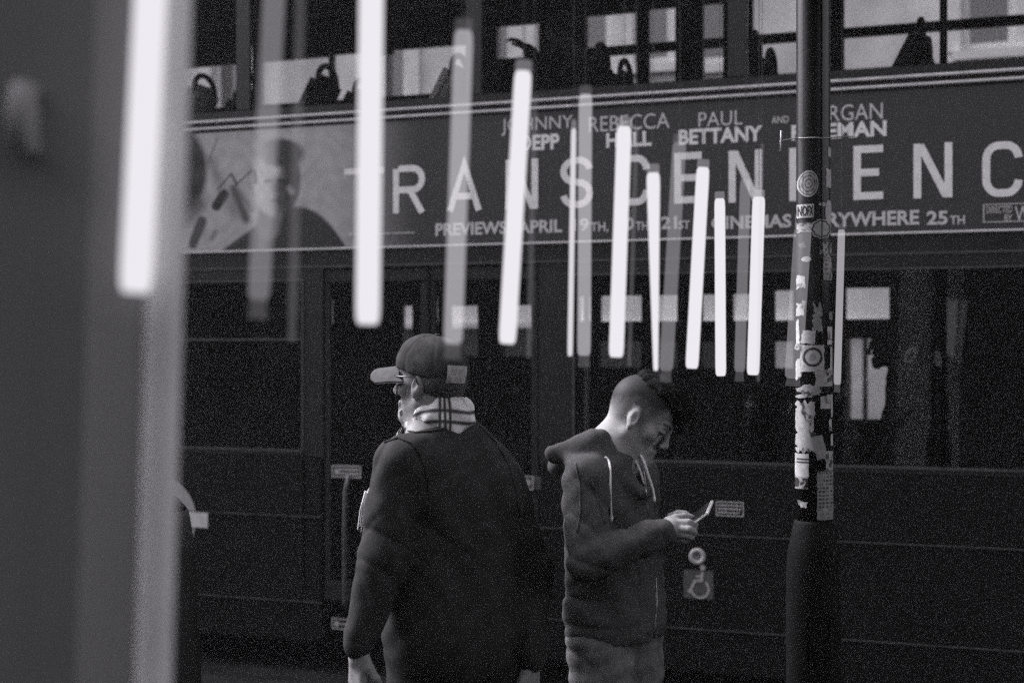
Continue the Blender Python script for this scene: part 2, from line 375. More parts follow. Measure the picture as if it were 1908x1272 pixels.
# ================================================================== THE BUS
D, S_ = 7.8, 1.403e-4
TH = math.atan(S_ * F); CT, ST = math.cos(TH), math.sin(TH)
BUSROT = -TH
bus = empty('double_decker_bus', (0, D, 0), BUSROT, label='dark double decker bus with a long film advert, stopped behind the two men', cat='bus')
def B(px, py, ly=0.0):
    """measured photo position -> bus frame (x along the side, z up) on the plane at depth ly into the bus"""
    Y = (D + ly / CT) / (1 + S_ * (px - CX)); X = (px - CX) * Y / F
    return X * CT - (Y - D) * ST, CZ + (HY - py) * Y / F
def bx(px, ly=0.0): return B(px, 650, ly)[0]
XA, XB = -5.2, 5.6                                      # bus ends in its own frame
def pane(name, x0, x1, y, z0, z1, parent, t=.005, m='bus_glass'):
    return MB().box(x0, x1, y, y + t, z0, z1).build(name, m, parent)
def holes(x0, x1, z0, z1, y0, y1, op):
    """wall slab with rectangular openings, as boxes butted end to end"""
    mb = MB(); xs = sorted({x0, x1, *[v for o in op for v in o[:2]]})
    for a, b in zip(xs[:-1], xs[1:]):
        zz = z0
        for o in sorted([o for o in op if o[0] <= a + 1e-6 and o[1] >= b - 1e-6], key=lambda o: o[2]):
            if o[2] > zz: mb.box(a, b, y0, y1, zz, o[2])
            zz = o[3]
        if zz < z1: mb.box(a, b, y0, y1, zz, z1)
    return mb
ZT, ZAD0, ZAD1, ZW = 4.38, 2.335, 3.035, 3.155          # roof, advert bottom / top, sill of the upper windows
ZL0, ZL1 = 1.13, 2.19                                   # lower windows
DX0, DX1 = bx(603), bx(1003)                            # doorway
# decks, roof, ends, far side
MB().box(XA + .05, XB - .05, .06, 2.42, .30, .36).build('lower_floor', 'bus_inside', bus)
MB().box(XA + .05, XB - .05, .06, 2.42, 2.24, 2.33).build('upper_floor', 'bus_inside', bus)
MB().box(XA, XB, .0, 2.5, ZT - .06, ZT, .025).build('roof', 'bus_paint', bus)
for x in (XA, XB - .05): MB().box(x, x + .05, .055, 2.445, .2, ZT - .065).build('end_wall', 'bus_paint', bus)
fo = [(bx(a, 2.45), bx(b, 2.45), z0, z1) for a, b, z0, z1 in
      ((250, 478, 3.66, 4.00), (486, 612, 3.66, 4.00), (620, 868, 3.66, 4.01), (925, 1004, 3.88, 4.12), (1093, 1185, 3.63, 4.14), (1209, 1258, 3.63, 4.15),
       (1310, 1347, 3.63, 4.15), (1402, 1486, 3.63, 4.18), (1572, 1990, 3.63, 4.25), (2010, 2300, 3.63, 4.2),
       (750, 768, 1.62, 2.075), (838, 890, 1.70, 2.07), (938, 998, 1.70, 2.07), (1078, 1100, 1.95, 2.13), (1118, 1197, 1.62, 2.13), (1216, 1262, 1.62, 2.13), (1308, 1345, 1.62, 2.13),
       (1365, 1412, 1.62, 2.13), (1443, 1478, 1.62, 2.15), (1576, 1657, 1.28, 2.16))]
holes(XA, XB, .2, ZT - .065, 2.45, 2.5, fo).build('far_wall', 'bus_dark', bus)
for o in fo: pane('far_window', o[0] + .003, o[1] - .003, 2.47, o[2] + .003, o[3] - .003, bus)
MB().box(bx(1080, 2.40), bx(1995, 2.40), 2.38, 2.42, 3.83, 3.895).build('window_bar', 'black_plastic', bus)
MB().box(bx(1040, 2.40), bx(1480, 2.40), 2.38, 2.42, 1.80, 1.945).build('window_bar', 'black_plastic', bus)
MB().box(bx(1572, 2.40), bx(1668, 2.40), 2.38, 2.42, 1.82, 1.95).build('window_bar', 'black_plastic', bus)
# near side: pillars, trims, panels
up_pil = [bx(1372) - 1.47 * 3, bx(1372) - 1.47 * 2, bx(1372) - 1.47, bx(1372), bx(1372) + 1.47, bx(1372) + 2.94]
edges = [XA] + up_pil + [XB]
for x in up_pil: MB().box(x - .05, x + .05, .012, .07, ZW + .003, ZT - .065, .006).build('window_pillar', 'black_plastic', bus)
for a, b in zip(edges[:-1], edges[1:]): pane('upper_window', a + .055, b - .055, .02, ZW + .004, ZT - .07, bus)
MB().box(XA, XB, .0, .05, 3.112, ZW).build('window_sill', 'bus_dark', bus)
MB().box(XA, XB, -.012, .05, 3.094, 3.110, .004).build('trim_strip', 'trim', bus)
MB().box(XA, XB, .004, .05, 3.070, 3.092).build('trim_groove', 'bus_dark', bus)
MB().box(XA, XB, -.012, .05, 3.052, 3.068, .004).build('trim_strip', 'trim', bus)
MB().box(XA, XB, .002, .05, ZAD1 + .002, 3.050).build('trim_groove', 'bus_dark', bus)
MB().box(XA, XB, -.008, .05, 2.320, 2.333, .003).build('trim_strip', 'trim', bus)
MB().box(XA, XB, .004, .05, 2.235, 2.318).build('cove_panel', 'bus_dark', bus)
MB().box(XA, XB, -.004, .05, 2.215, 2.233, .004).build('trim_strip', 'trim_dim', bus)
# lower side: windows each side of the doorway
lw = [(XA + .1, bx(150)), (bx(170), bx(566)), (bx(1066), bx(1498)), (bx(1520), bx(2060)), (bx(2100), XB - .1)]
holes(XA, DX0 - .004, ZL0, 2.213, .0, .05, [(a, b, ZL0 + .02, ZL1 - .03) for a, b in lw[:2]]).build('window_surround', 'bus_dark', bus)
holes(DX1 + .004, XB, ZL0, 2.213, .0, .05, [(a, b, ZL0 + .02, ZL1 - .03) for a, b in lw[2:]]).build('window_surround', 'bus_dark', bus)
for a, b in lw:
    pane('lower_window', a + .003, b - .003, .018, ZL0 + .023, ZL1 - .033, bus)
    fm = MB(); z0, z1 = ZL0 + .023, ZL1 - .033
    for q in ((a + .002, b - .002, z1 - .012, z1), (a + .002, b - .002, z0, z0 + .012), (a + .002, a + .014, z0 + .0125, z1 - .0125), (b - .014, b - .002, z0 + .0125, z1 - .0125)): fm.box(q[0], q[1], -.004, .014, q[2], q[3])
    fm.build('window_frame', 'trim_dim', bus)
MB().box(bx(170) + .016, bx(566) - .016, -.003, .013, 1.80, 1.812).build('window_bar', 'trim_dim', bus)
def panels(x0, x1, brk):
    xs = [x0] + [b for b in brk if x0 < b < x1] + [x1]
    for a, b in zip(xs[:-1], xs[1:]):
        for z0, z1 in ((.06, .283), (.290, .776), (.784, ZL0 - .004)):
            MB().box(a + .003, b - .003, -.002, .05, z0, z1, .005).build('body_panel', 'bus_paint', bus)
        MB().box(a + .003, b - .003, -.010, .0, .777, .783).build('panel_moulding', 'trim_dim', bus)
        MB().box(a + .003, b - .003, -.010, .0, .284, .289).build('panel_moulding', 'trim_dim', bus)
panels(XA, DX0 - .006, [bx(567) + .0]); panels(DX1 + .006, XB, [bx(1070), bx(1500)])
MB().box(XA, DX0 - .004, .055, .075, .2, ZL0).build('inner_lining', 'bus_inside', bus)
MB().box(DX1 + .004, XB, .055, .075, .2, ZL0).build('inner_lining', 'bus_inside', bus)
# doors
for x0, x1, hinge in ((DX0, (DX0 + DX1) / 2 - .004, -1), ((DX0 + DX1) / 2 + .004, DX1, 1)):
    dr = MB()
    for q in ((x0, x1, 2.13, 2.205), (x0, x1, .30, .42), (x0, x0 + .045, .421, 2.129), (x1 - .045, x1, .421, 2.129)): dr.box(q[0], q[1], .006, .046, q[2], q[3], .006)
    d = dr.build('door', 'bus_dark', bus)
    pane('pane', x0 + .046, x1 - .046, .022, .422, 2.128, d)
    MB().box((x1 if hinge < 0 else x0) - .004 * (hinge < 0) - .012 * (hinge > 0), (x1 if hinge < 0 else x0) + .012 * (hinge < 0) + .004 * (hinge > 0), -.004, .004, .31, 2.2).build('rubber_edge', 'black_plastic', d)
    if hinge < 0:
        sx, sz = B(647, 878); gx = B(650, 900)[0]
        pth = [(sx + .02, .055, 1.05), (gx + .005, -.012, 1.02), (gx - .012, -.020, .94), (gx - .016, -.02, .80), (gx - .016, -.02, .30), (gx - .016, .0, .27)]
        MB().tube(pth, .013, 10).build('grab_rail', 'sign_dim', d, True)
    else: sx, sz = B(982, 899)
    st = MB().box(sx - .082, sx + .082, .002, .005, sz - .036, sz + .036).build('door_sticker', 'sign_dim', d)
# door notices in front of the frame: plate, dot and ruled lines
def notice(px0, px1, py0, py1, dot=None, lines=3, m='sign_dim', lm='sign_white', y=-.006, parent=bus):
    x0, z1 = B(px0, py0); x1, z0 = B(px1, py1)
    o = MB().box(x0, x1, y, y + .003, z0, z1, .001).build('notice', m, parent)
    e = MB(); b = .004
    for q in ((x0, x1, z1 - b, z1), (x0, x1, z0, z0 + b), (x0, x0 + b, z0 + b, z1 - b), (x1 - b, x1, z0 + b, z1 - b)): e.box(q[0], q[1], y - .0012, y - .0002, q[2], q[3])
    w0 = x0 + (.035 if dot is not None and dot < .5 else .012); w1 = x1 - (.035 if dot is not None and dot > .5 else .012)
    for i in range(lines):
        zc = z1 - (z1 - z0) * (i + 1) / (lines + 1); x = w0
        while x < w1 - .004:
            wl = random.uniform(.006, .016); e.box(x, min(x + wl, w1), y - .0012, y - .0002, zc - .0045, zc + .0035); x += wl + .005
    e.build('printed_text', 'letter_faint', o)
    if dot is not None:
        cx_, cz_ = x0 + (x1 - x0) * dot, (z0 + z1) / 2
        v = [(cx_ + .017 * math.cos(a), y - .002, cz_ + .017 * math.sin(a)) for a in [2 * math.pi * k / 20 for k in range(20)]]
        MB().add(v, [tuple(range(20))[::-1]]).build('printed_dot', lm, o)
    return o
notice(620, 674, 866, 890, .18, 2, y=-.010); notice(960, 995, 885, 912, .72, 2, y=-.010)
notice(1335, 1386, 933, 962, None, 3, m='bus_paint', y=-.008)
notice(620, 650, 1150, 1172, .3, 1, m='bus_dark', y=-.010)
# wheelchair ramp button and sign
cx_, cz_ = B(1300, 1036)
MB().lathe((0, 0, 0), [(.020, .0), (.022, .007), (.034, .009), (.044, .006), (.045, 0)], 28).build('ramp_button', 'sign_white', bus, True).matrix_local = Matrix.Translation((cx_, -.004, cz_)) @ Matrix.Rotation(R(90), 4, 'X')
x0, z1 = B(1274, 1060); x1, z0 = B(1330, 1116)
sg = MB().box(x0, x1, -.008, -.004, z0, z1, .0015).build('wheelchair_sign', 'sign_dim', bus)
wx, wz = B(1305, 1096); mb = MB()
def flat(mb, pts2, wd, y):
    v, f = ribbon(pts2, wd); mb.add([(a, y, b) for a, b in v], [q[::-1] for q in f])
flat(mb, [(wx + .046 * math.cos(R(a)), wz + .046 * math.sin(R(a))) for a in range(-165, 62, 12)], .012, -.0092)
flat(mb, [(wx + .014, wz + .088), (wx + .008, wz + .044), (wx - .028, wz + .040), (wx - .054, wz - .016), (wx - .066, wz - .014)], .014, -.0096)
flat(mb, [(wx + .012, wz + .066), (wx - .024, wz + .064)], .011, -.0100)
mb.add([(wx + .014 + .015 * math.cos(2 * math.pi * k / 16), -.0096, wz + .112 + .015 * math.sin(2 * math.pi * k / 16)) for k in range(16)], [tuple(range(16))[::-1]])
mb.build('wheelchair_symbol', 'sign_white', sg)
# round transport emblem on the side panel
ex, ez = B(300, 964); mb = MB()
flat(mb, [(ex + .205 * math.cos(R(a)), ez + .205 * math.sin(R(a))) for a in range(0, 361, 8)], .09, -.006)
em = mb.build('ring_emblem', 'sign_white', bus); q = B(389, 950)
MB().box(ex - (q[0] - ex), q[0], -.011, -.0075, ez - .047, ez + .043, .001).build('emblem_bar', 'trim', em)
# wheels (outside the frame)
for wxp in (-4.1, 4.6):
    wh = MB().lathe((0, 0, 0), [(.28, -.14), (.44, -.15), (.49, -.12), (.49, .12), (.44, .15), (.28, .14)], 36).build('wheel', 'black_plastic', bus, True)
    wh.matrix_local = Matrix.Translation((wxp, .24, .37)) @ Matrix.Rotation(R(90), 4, 'X')
    MB().lathe((0, 0, 0), [(.27, .0), (.27, .12), (.1, .05), (.09, .16)], 24).build('rim', 'steel', wh, True)

# ------------------------------------------------------------------ the advert: printed board and its lettering
def ad_value(PX, PY, X, Z):
    """value of the print at a photo position: pale left picture running into a dark right field"""
    t = np.clip((PX - 600) / 190, 0, 1); t = t * t * (3 - 2 * t); base = .36 * (1 - t) + .042 * t
    g = np.sin(X * 31 + 2 * np.sin(Z * 17)) * np.sin(Z * 41 + 1.7 * np.sin(X * 23)); base = base * (1 + .10 * g * (1 - t))
    def soft(d, e=3.0): return np.clip(.5 - d / e, 0, 1)
    def put(m, v):
        nonlocal base
        base = base * (1 - m) + v * m
    def seg(x0, y0, x1, y1, wd):
        dx, dy = x1 - x0, y1 - y0; q = np.clip(((PX - x0) * dx + (PY - y0) * dy) / (dx * dx + dy * dy), 0, 1)
        return np.hypot(PX - x0 - q * dx, PY - y0 - q * dy) - wd
    put(soft(seg(330, 240, 385, 450, 3), 8) * .25, .10)
    put(soft(seg(406, 258, 388, 306, 1.2)), .10); put(soft(seg(395, 300, 412, 345, 9), 14) * .5, .09)
    put(soft(seg(430, 325, 408, 352, 1.6)), .04); put(soft(seg(432, 325, 442, 344, 2.2)), .04); put(soft(seg(441, 344, 470, 318, 1.6)), .07)
    put(soft(seg(404, 384, 418, 362, 9), 4), .018); put(soft(seg(436, 352, 459, 408, 8), 10) * .9, .05); put(soft(seg(425, 372, 440, 402, 9), 16) * .5, .09)
    put(soft(seg(447, 358, 470, 392, 4), 8) * .6, .10); put(soft(seg(360, 455, 377, 412, 9), 6) * .9, .03); put(soft(seg(395, 445, 402, 432, 4), 8) * .7, .06)
    put(soft((np.hypot((PX - 338) / 48, (PY - 318) / 78) - 1) * 45, 10), .028 + .012 * np.sin(PY * .12)); put(soft(seg(330, 420, 372, 380, 14), 16) * .7, .05)
    # generic man: shoulders, neck, face, hair
    sh = np.where(PX < 520, 462 - (PX - 420) * .72, 385 + np.clip(PX - 555, 0, 200) ** 2 * .0092)
    put(soft((np.maximum(sh - PY, np.maximum(418 - PX, PX - 648))), 8), .030)
    put(soft(seg(507, 388, 500, 425, 22), 9), .15); put(soft(seg(492, 430, 488, 462, 8), 8) * .6, .20)
    fx = np.hypot((PX - 516) / 44, (PY - 338) / 68) - 1; fm = soft(fx * 44, 6)
    sd_ = np.clip((PX - 492) / 42, 0, 1); put(fm, (.52 * (1 - sd_) + .04 * sd_) * (1 + .10 * np.sin(PX * .35) * np.sin(PY * .21)))
    put(fm * soft(seg(508, 300, 512, 318, 9), 12) * .8, .50); put(fm * soft(seg(505, 362, 500, 385, 8), 14) * .5, .42)
    put(fm * soft(seg(496, 338, 507, 337, 3), 5), .10); put(fm * soft(seg(521, 337, 536, 338, 4), 6), .02); put(fm * soft(seg(506, 374, 526, 375, 2), 5) * .8, .08); put(fm * soft(seg(520, 350, 530, 352, 11), 14) * .8, .04); put(fm * soft(seg(522, 372, 532, 390, 10), 14) * .8, .05)
    put(fm * soft(seg(540, 352, 545, 358, 5), 8) * .7, .33); put(soft(seg(476, 320, 477, 340, 3), 5) * .8, .06)
    hr = soft((np.hypot((PX - 524) / 42, (PY - 285) / 26) - 1) * 30, 10); put(hr * np.clip((PX - 478) / 40, .25, 1), .035); put(soft(seg(552, 292, 556, 330, 4), 9) * .8, .04)
    return np.clip(base, .012, .6)
ax0, ax1 = XA + .35, XB - .3
xs = np.concatenate([np.linspace(ax0, bx(200), 12)[:-1], np.linspace(bx(200), bx(830), 330)[:-1], np.linspace(bx(830), ax1, 40)])
zs = np.linspace(ZAD0, ZAD1, 110); X_, Z_ = np.meshgrid(xs, zs)
Xw, Yw = X_ * CT, D - X_ * ST; PX_, PY_ = CX + F * Xw / Yw, HY - (Z_ - CZ) * F / Yw
n, m = len(xs), len(zs); Q = np.array([(j * n + i, j * n + i + 1, (j + 1) * n + i + 1, (j + 1) * n + i) for j in range(m - 1) for i in range(n - 1)])
ad = mesh_np('advert_board', np.stack([X_.ravel(), np.full(X_.size, -.004), Z_.ravel()], 1), Q, 'ad_print', bus, False, ad_value(PX_, PY_, X_, Z_).ravel())
MB().box(ax0, ax1, -.0035, .05, ZAD0, ZAD1 - .001).build('board_backing', 'bus_dark', bus)
def word(txt, px0, px1, ytop, ybot, bold=0.0, m='letter_print', name='lettering', y=-.0055):
    (x0, z1), (x1, z0) = B(px0, ytop), B(px1, ybot); zt = B((px0 + px1) / 2, ytop)[1]; zb = B((px0 + px1) / 2, ybot)[1]
    v, f = text_mesh(txt, bold)
    return MB().add([(x0 + a * (x1 - x0), y, zb + b * (zt - zb)) for a, b in v], [q for q in f]).build(name, m, ad)
for t, a, b, y0, y1, bo, mm in (('JOHNNY', 935, 1068, 218, 250, .0, 'letter_faint'), ('DEPP', 968, 1043, 251, 280, .035, 'letter_print'),
        ('REBECCA', 1098, 1248, 214, 243, .0, 'letter_faint'), ('HALL', 1130, 1215, 246, 274, .035, 'letter_print'), ('PAUL', 1302, 1384, 208, 235, .0, 'letter_faint'),
        ('BETTANY', 1265, 1421, 238, 267, .035, 'letter_print'), ('AND', 1438, 1470, 217, 230, .01, 'letter_faint'), ('MORGAN', 1486, 1645, 196, 226, .0, 'letter_faint'),
        ('FREEMAN', 1475, 1652, 229, 258, .035, 'letter_print'), ('PREVIEWS', 812, 945, 414, 438, .03, 'letter_faint'), ('APRIL', 965, 1048, 410, 434, .03, 'letter_faint'),
        ('19', 1068, 1098, 407, 431, .03, 'letter_faint'), ('TH,', 1101, 1134, 414, 434, .02, 'letter_faint'), ('20', 1148, 1182, 405, 429, .03, 'letter_faint'), ('TH', 1185, 1208, 413, 429, .02, 'letter_faint'),
        ('21', 1232, 1262, 403, 427, .03, 'letter_faint'), ('ST', 1265, 1286, 411, 427, .02, 'letter_faint'), ('CINEMAS', 1326, 1475, 401, 426, .03, 'letter_faint'),
        ('EVERYWHERE', 1483, 1713, 395, 422, .03, 'letter_faint'), ('25', 1727, 1766, 393, 419, .03, 'letter_faint'), ('TH', 1770, 1798, 402, 418, .02, 'letter_faint'),
        ('DIRECTED', 1838, 1886, 384, 397, .0, 'letter_faint'), ('BY', 1872, 1886, 400, 413, .0, 'letter_faint'), ('WALLY', 1891, 1985, 383, 412, .0, 'letter_faint')):
    word(t, a, b, y0, y1, bo, mm)
for k, (ch, a, b, y0, y1) in enumerate((('T', 642, 716, 312, 400), ('R', 734, 792, 307, 397), ('A', 834, 898, 302, 393), ('N', 944, 1002, 297, 390), ('S', 1046, 1104, 293, 387), ('C', 1154, 1210, 289, 383),
        ('E', 1259, 1310, 284, 379), ('N', 1360, 1418, 280, 377), ('D', 1473, 1534, 275, 374), ('E', 1593, 1648, 271, 372), ('N', 1704, 1773, 267, 369), ('C', 1832, 1904, 264, 367), ('E', 1970, 2030, 259, 365))):
    x0, x1 = bx(a), bx(b); pc = (a + b) / 2; zt, zb = B(pc, y0)[1], B(pc, y1)[1]; wd = .037; mb = MB()
    for j, st in enumerate(LET[ch]):
        v, f = ribbon([(x0 + p[0] * (x1 - x0), zb + p[1] * (zt - zb)) for p in st], wd)
        mb.add([(p[0], -.0055 - .0004 * j, p[1]) for p in v], [q[::-1] for q in f])
    mb.build('letter', 'letter_print', ad)
(x0, z1), (x1, z0) = B(1832, 381), B(2000, 415); mb = MB()
for q in ((x0, x1, z1 - .004, z1), (x0, x1, z0 + .012, z0 + .016), (x0, x0 + .005, z0 + .016, z1 - .004)): mb.box(q[0], q[1], -.0062, -.0050, q[2], q[3])
mb.build('credit_box', 'letter_faint', ad)
(x0, z0), (x1, _) = B(655, 437), B(770, 437); mb = MB(); x = x0
mb.box(x0 - .012, x0 + .006, -.0062, -.005, z0 - .008, z0 + .010)
while x < x1: wl = random.uniform(.01, .03); mb.box(x + .012, x + wl + .008, -.0062, -.005, z0 - .004, z0 + .003); x += wl
mb.build('small_print', 'letter_faint', ad)

# ------------------------------------------------------------------ seats, rails and handles inside
def slab(mb, c, ax, up, w2, prof):
    """padded seat shape: side profile (along, height) swept across the seat width with rounded shoulders"""
    pass
def make_seat(loc, back_m='seat'):
    s = bpy.data.objects.new('seat', None); s.location = loc; link(s, bus)
    b = MB().box(-.045, .045, -.215, .215, .0, .86, .04); th = R(27)
    b.v = [(x * math.cos(th) + z * math.sin(th), y * (1 - .42 * max(0, (z - .55) / .31) ** 2.5), z * math.cos(th) - x * math.sin(th) + .30) for x, y, z in b.v]
    b.build('backrest', back_m, s, True)
    MB().box(-.42, .02, -.215, .215, .26, .37, .035).build('cushion', 'seat', s, True)
    MB().box(-.30, -.24, -.05, .05, -.16, .26).build('pedestal', 'black_plastic', s)
    hx = .86 * math.sin(th); hz = .30 + .86 * math.cos(th)
    MB().tube([(hx - .01, -.12 * math.cos(R(a)), hz - .035 + .100 * math.sin(R(a))) for a in range(-12, 193, 12)], .018, 8).build('grab_handle', 'black_plastic', s, True)
    return s
def dup(o, parent, loc):
    c = o.copy(); link(c, parent); c.location = loc
    for ch in o.children: k = ch.copy(); link(k, c)
    return c
ref = bx(1725, .4); pitch = .865; z_s = 2.33 + .20
first = None
for n_ in range(-8, 4):
    for ly in (.36, .84):
        x = ref - .40 + n_ * pitch + (.0 if ly < 1.2 else .3)
        if not (XA + .6 < x < XB - .4): continue
        if ly > 1.2 and n_ % 2: continue
        loc = (x, ly, z_s - .205)
        if ly < .5 and n_ in (-3, -5): make_seat(loc, 'seat_pale')
        elif first is None: first = make_seat(loc)
        else: dup(first, bus, loc)
MB().tube([(bx(1093, .9), .9, .36), (bx(1093, .9), .9, 2.235)], .017, 12).build('handrail', 'handrail', bus, True)
for px, ly in ((700, 1.4), (905, 1.9), (1200, 1.6), (1745, 1.2), (1785, 1.3)):
    MB().tube([(bx(px, ly), ly, .36), (bx(px, ly), ly, 2.235)], .017, 12).build('handrail', 'handrail_dark', bus, True)
for px, ly in ((478, .5), (1758, .55)):
    MB().tube([(bx(px, ly), ly, 2.335), (bx(px, ly), ly, ZT - .065)], .020, 12).build('handrail', 'black_plastic', bus, True)
MB().box(bx(705, 2.2), bx(741, 2.2), 2.1, 2.14, 3.90, 3.97).build('luggage_shelf', 'bus_dark', bus)
(x0, z1), (x1, z0) = B(953, 716, 1.9), B(972, 730, 1.9)
MB().box(x0, x1, 1.88, 1.9, z0, z1, .004).build('notice', 'trim', bus)
for px, py, ra_, rz_, tw in ((1697, 655, .022, .036, .35), (1748, 662, .010, .034, -.1)):
    x, z = B(px, py, .16)
    h = MB().tube([(x + ra_ * math.cos(R(a)) + tw * rz_ * math.sin(R(a)), .16, z - .02 + rz_ * math.sin(R(a))) for a in range(0, 361, 20)], .011, 8).build('strap_handle', 'handrail', bus, True)
    MB().box(x - .010, x + .010, .157, .163, z + .02, 2.236).build('strap', 'bus_inside', h)
for i in range(5):                                       # lower-deck seats, seen dimly
    if i != 1: dup(first, bus, (bx(420, .5) + i * .95 + (.9 if i > 1 else 0), .45 if i < 1 else 1.9, .36 + .16))
sp = MB()                                                # half-height partition by the doors
sp.box(bx(912, 1.5), bx(1000, 1.5), 1.5, 1.53, .36, 1.35).build('partition', 'bus_inside', bus)
MB().box(bx(912, 1.5), bx(1000, 1.5), 1.49, 1.54, 1.352, 1.385).build('partition_rail', 'handrail_dark', bus)

# ================================================================== GROUND AND BUILDINGS
def busw(x, y, z): return Vector((x * CT + y * ST, D - x * ST + y * CT, z))
def slab_o(name, x0, x1, y0, y1, z0, z1, m, **k):
    o = MB().box(x0, x1, y0, y1, z0, z1).build(name, m); o.location = (0, D, 0); o.rotation_euler = (0, 0, BUSROT); return tag(o, kind='structure', **k)
slab_o('ground', -60, 60, -40, 40, -.5, -.135, 'asphalt')
slab_o('road', -58, 58, -.68, 6.2, -.13, -.12, 'asphalt')
slab_o('pavement', -58, 58, -12.5, -.84, -.13, .0, 'paving')
slab_o('kerb', -58, 58, -.838, -.69, -.13, -.006, 'kerb')
slab_o('far_pavement', -58, 58, 6.4, 8.5, -.13, .0, 'paving')
slab_o('far_kerb', -58, 58, 6.22, 6.398, -.13, -.006, 'kerb')
hz = MB().box(-62, 62, -42, 42, -1.5, 14.5).build('added_haze', None or 'wire'); hz.location = (0, D, 0); hz.rotation_euler = (0, 0, BUSROT); tag(hz, kind='stuff')
hm, ht, hp_ = nodes('added_haze'); ht.nodes.remove(hp_); pv = ht.nodes.new('ShaderNodeVolumePrincipled'); pv.inputs['Density'].default_value = .0011; pv.inputs['Color'].default_value = (.9, .88, .92, 1)  # thin volume added to lift the blacks and give grain
ht.links.new(pv.outputs[0], ht.nodes['Material Output'].inputs['Volume']); hz.data.materials[0] = hm
# pale building across the street
hb = empty('pale_building', busw(0, 8.5, 0), BUSROT, label='pale stone building with white window frames seen through the bus windows', cat='building')
LYB = 8.5
def hx_(px): return bx(px, LYB)
wins = []
for px0, px1, z0, z1 in ((1790, 1895, 4.9, 6.6), (1290, 1360, 4.95, 6.6), (1000, 1140, 4.9, 6.6), (1180, 1255, 5.0, 6.6), (905, 955, 4.9, 6.6), (700, 760, 4.75, 6.5), (395, 470, 4.6, 6.5), (120, 200, 4.7, 6.5), (2100, 2210, 4.9, 6.6)):
    wins.append((hx_(px0), hx_(px1), z0, z1))
sh_ = [(hx_(a), hx_(b), .5, 2.0) for a, b in ((300, 420), (450, 600), (640, 780), (830, 880), (930, 1000), (1105, 1200), (1215, 1300), (1330, 1420), (1556, 1586), (1607, 1617), (1690, 1900))]
wl = holes(-14, 14, -.05, 11.0, 0, .5, [(a, b, z0, z1) for a, b, z0, z1 in wins] + sh_)
wl.build('wall', 'stone', hb)
for a, b, z0, z1 in wins:
    fr = MB(); t = .09
    for q in ((a, b, z1 - t, z1), (a, b, z0, z0 + t), (a, a + t, z0 + t, z1 - t), (b - t, b, z0 + t, z1 - t), (a + t, b - t, (z0 + z1) / 2 - .03, (z0 + z1) / 2 + .03)): fr.box(q[0], q[1], .06, .14, q[2], q[3])
    wo = empty('window'); wo.parent = hb
    fr.build('frame', 'white_frame', wo); pane('pane', a + t, b - t, .09, z0 + t, z1 - t, wo, m='house_glass')
    MB().box(a - .08, b + .08, -.10, .055, z0 - .10, z0 - .002).build('sill', 'white_frame', wo)
    MB().box(a - .16, a - .002, -.03, -.002, z0, z1 + .002).build('architrave', 'white_frame', wo); MB().box(b + .002, b + .16, -.03, -.002, z0, z1 + .002).build('architrave', 'white_frame', wo)
for a, b, z0, z1 in sh_:
    MB().box(a - .05, b + .05, .5, .9, z0 - .05, z1 + .05).build('shop_recess', 'shop_dark', hb)
    so_ = MB().box(a, a + .06, .04, .1, z0, z1).box(b - .06, b, .04, .1, z0, z1).box(a + .06, b - .06, .04, .1, z1 - .08, z1).build('shop_window', 'shop_dark', hb)
    pane('pane', a + .06, b - .06, .06, z0, z1 - .08, so_, m='house_glass')
MB().box(-14, 14, -.12, -.002, 2.0, 2.06).build('string_course', 'stone', hb)
MB().box(-14, -.2, -.06, -.002, -.05, 1.98).build('plinth', 'shop_dark', hb)
MB().box(hx_(1668), 14, -.06, -.002, -.05, 1.98).build('plinth', 'shop_dark', hb)
# dark shopfront on the camera's side of the street (unseen, height and setback shaped for the light)
os_ = empty('shopfront', busw(0, -12.5, 0), BUSROT, label='unseen dark shopfront wall behind the camera, sized to steer the light', cat='shop')
MB().box(-22, 22, -.5, .0, -.05, 7.6).build('wall', 'opposite', os_)

# ================================================================== LEFT FOREGROUND COLUMN
Yc = 1.19
cl = empty('shopfront_column', (-.52, Yc + .15, 0), label='blurred grey column filling the left edge with a pale rounded moulding near its edge', cat='column')
off = (-.52, Yc + .15, 0)
LEAN = R(1.7); xe = (330 - CX) * Yc / F - math.tan(LEAN) * CZ
MB().box(xe - .62, xe, Yc, Yc + .012, 0, 3.4, .004).build('panel', 'column_dark', cl, off=off)
px_ = (296 - CX) * 1.18 / F - math.tan(LEAN) * CZ; mb = MB(); N_ = 18
for z in (0, 3.4): mb.v += [(px_ + .0165 * math.cos(math.pi * (1 - k / N_)), Yc - .0005 - .010 * math.sin(math.pi * k / N_) ** 2, z) for k in range(N_ + 1)]
mb.f = [(k, k + 1, N_ + 2 + k, N_ + 1 + k) for k in range(N_)]
mb.build('moulding', 'pipe', cl, True, off=off)
mb = MB()
for z in (0, 3.4): mb.v += [(px_ - .030 + .034 * math.cos(math.pi * (1 - k / N_)), Yc - .0003 - .004 * math.sin(math.pi * k / N_) ** 2, z) for k in range(N_ + 1)]
mb.f = [(k, k + 1, N_ + 2 + k, N_ + 1 + k) for k in range(N_)]
mb.build('moulding', 'column', cl, True, off=off)
p = W(42, 205, 1.17) - Vector((math.tan(LEAN) * 1.95, 0, 0))  # small rounded form added at a blurred pale spot
MB().tube([p + Vector((.004, .02, .022)), p + Vector((0, 0, .018)), p, p + Vector((.002, 0, -.024)), p + Vector((.006, .02, -.030))], [.006, .012, .013, .012, .007], 12).build('pale_blob', 'column', cl, True, off=off)
cl.rotation_euler = (0, LEAN, 0)

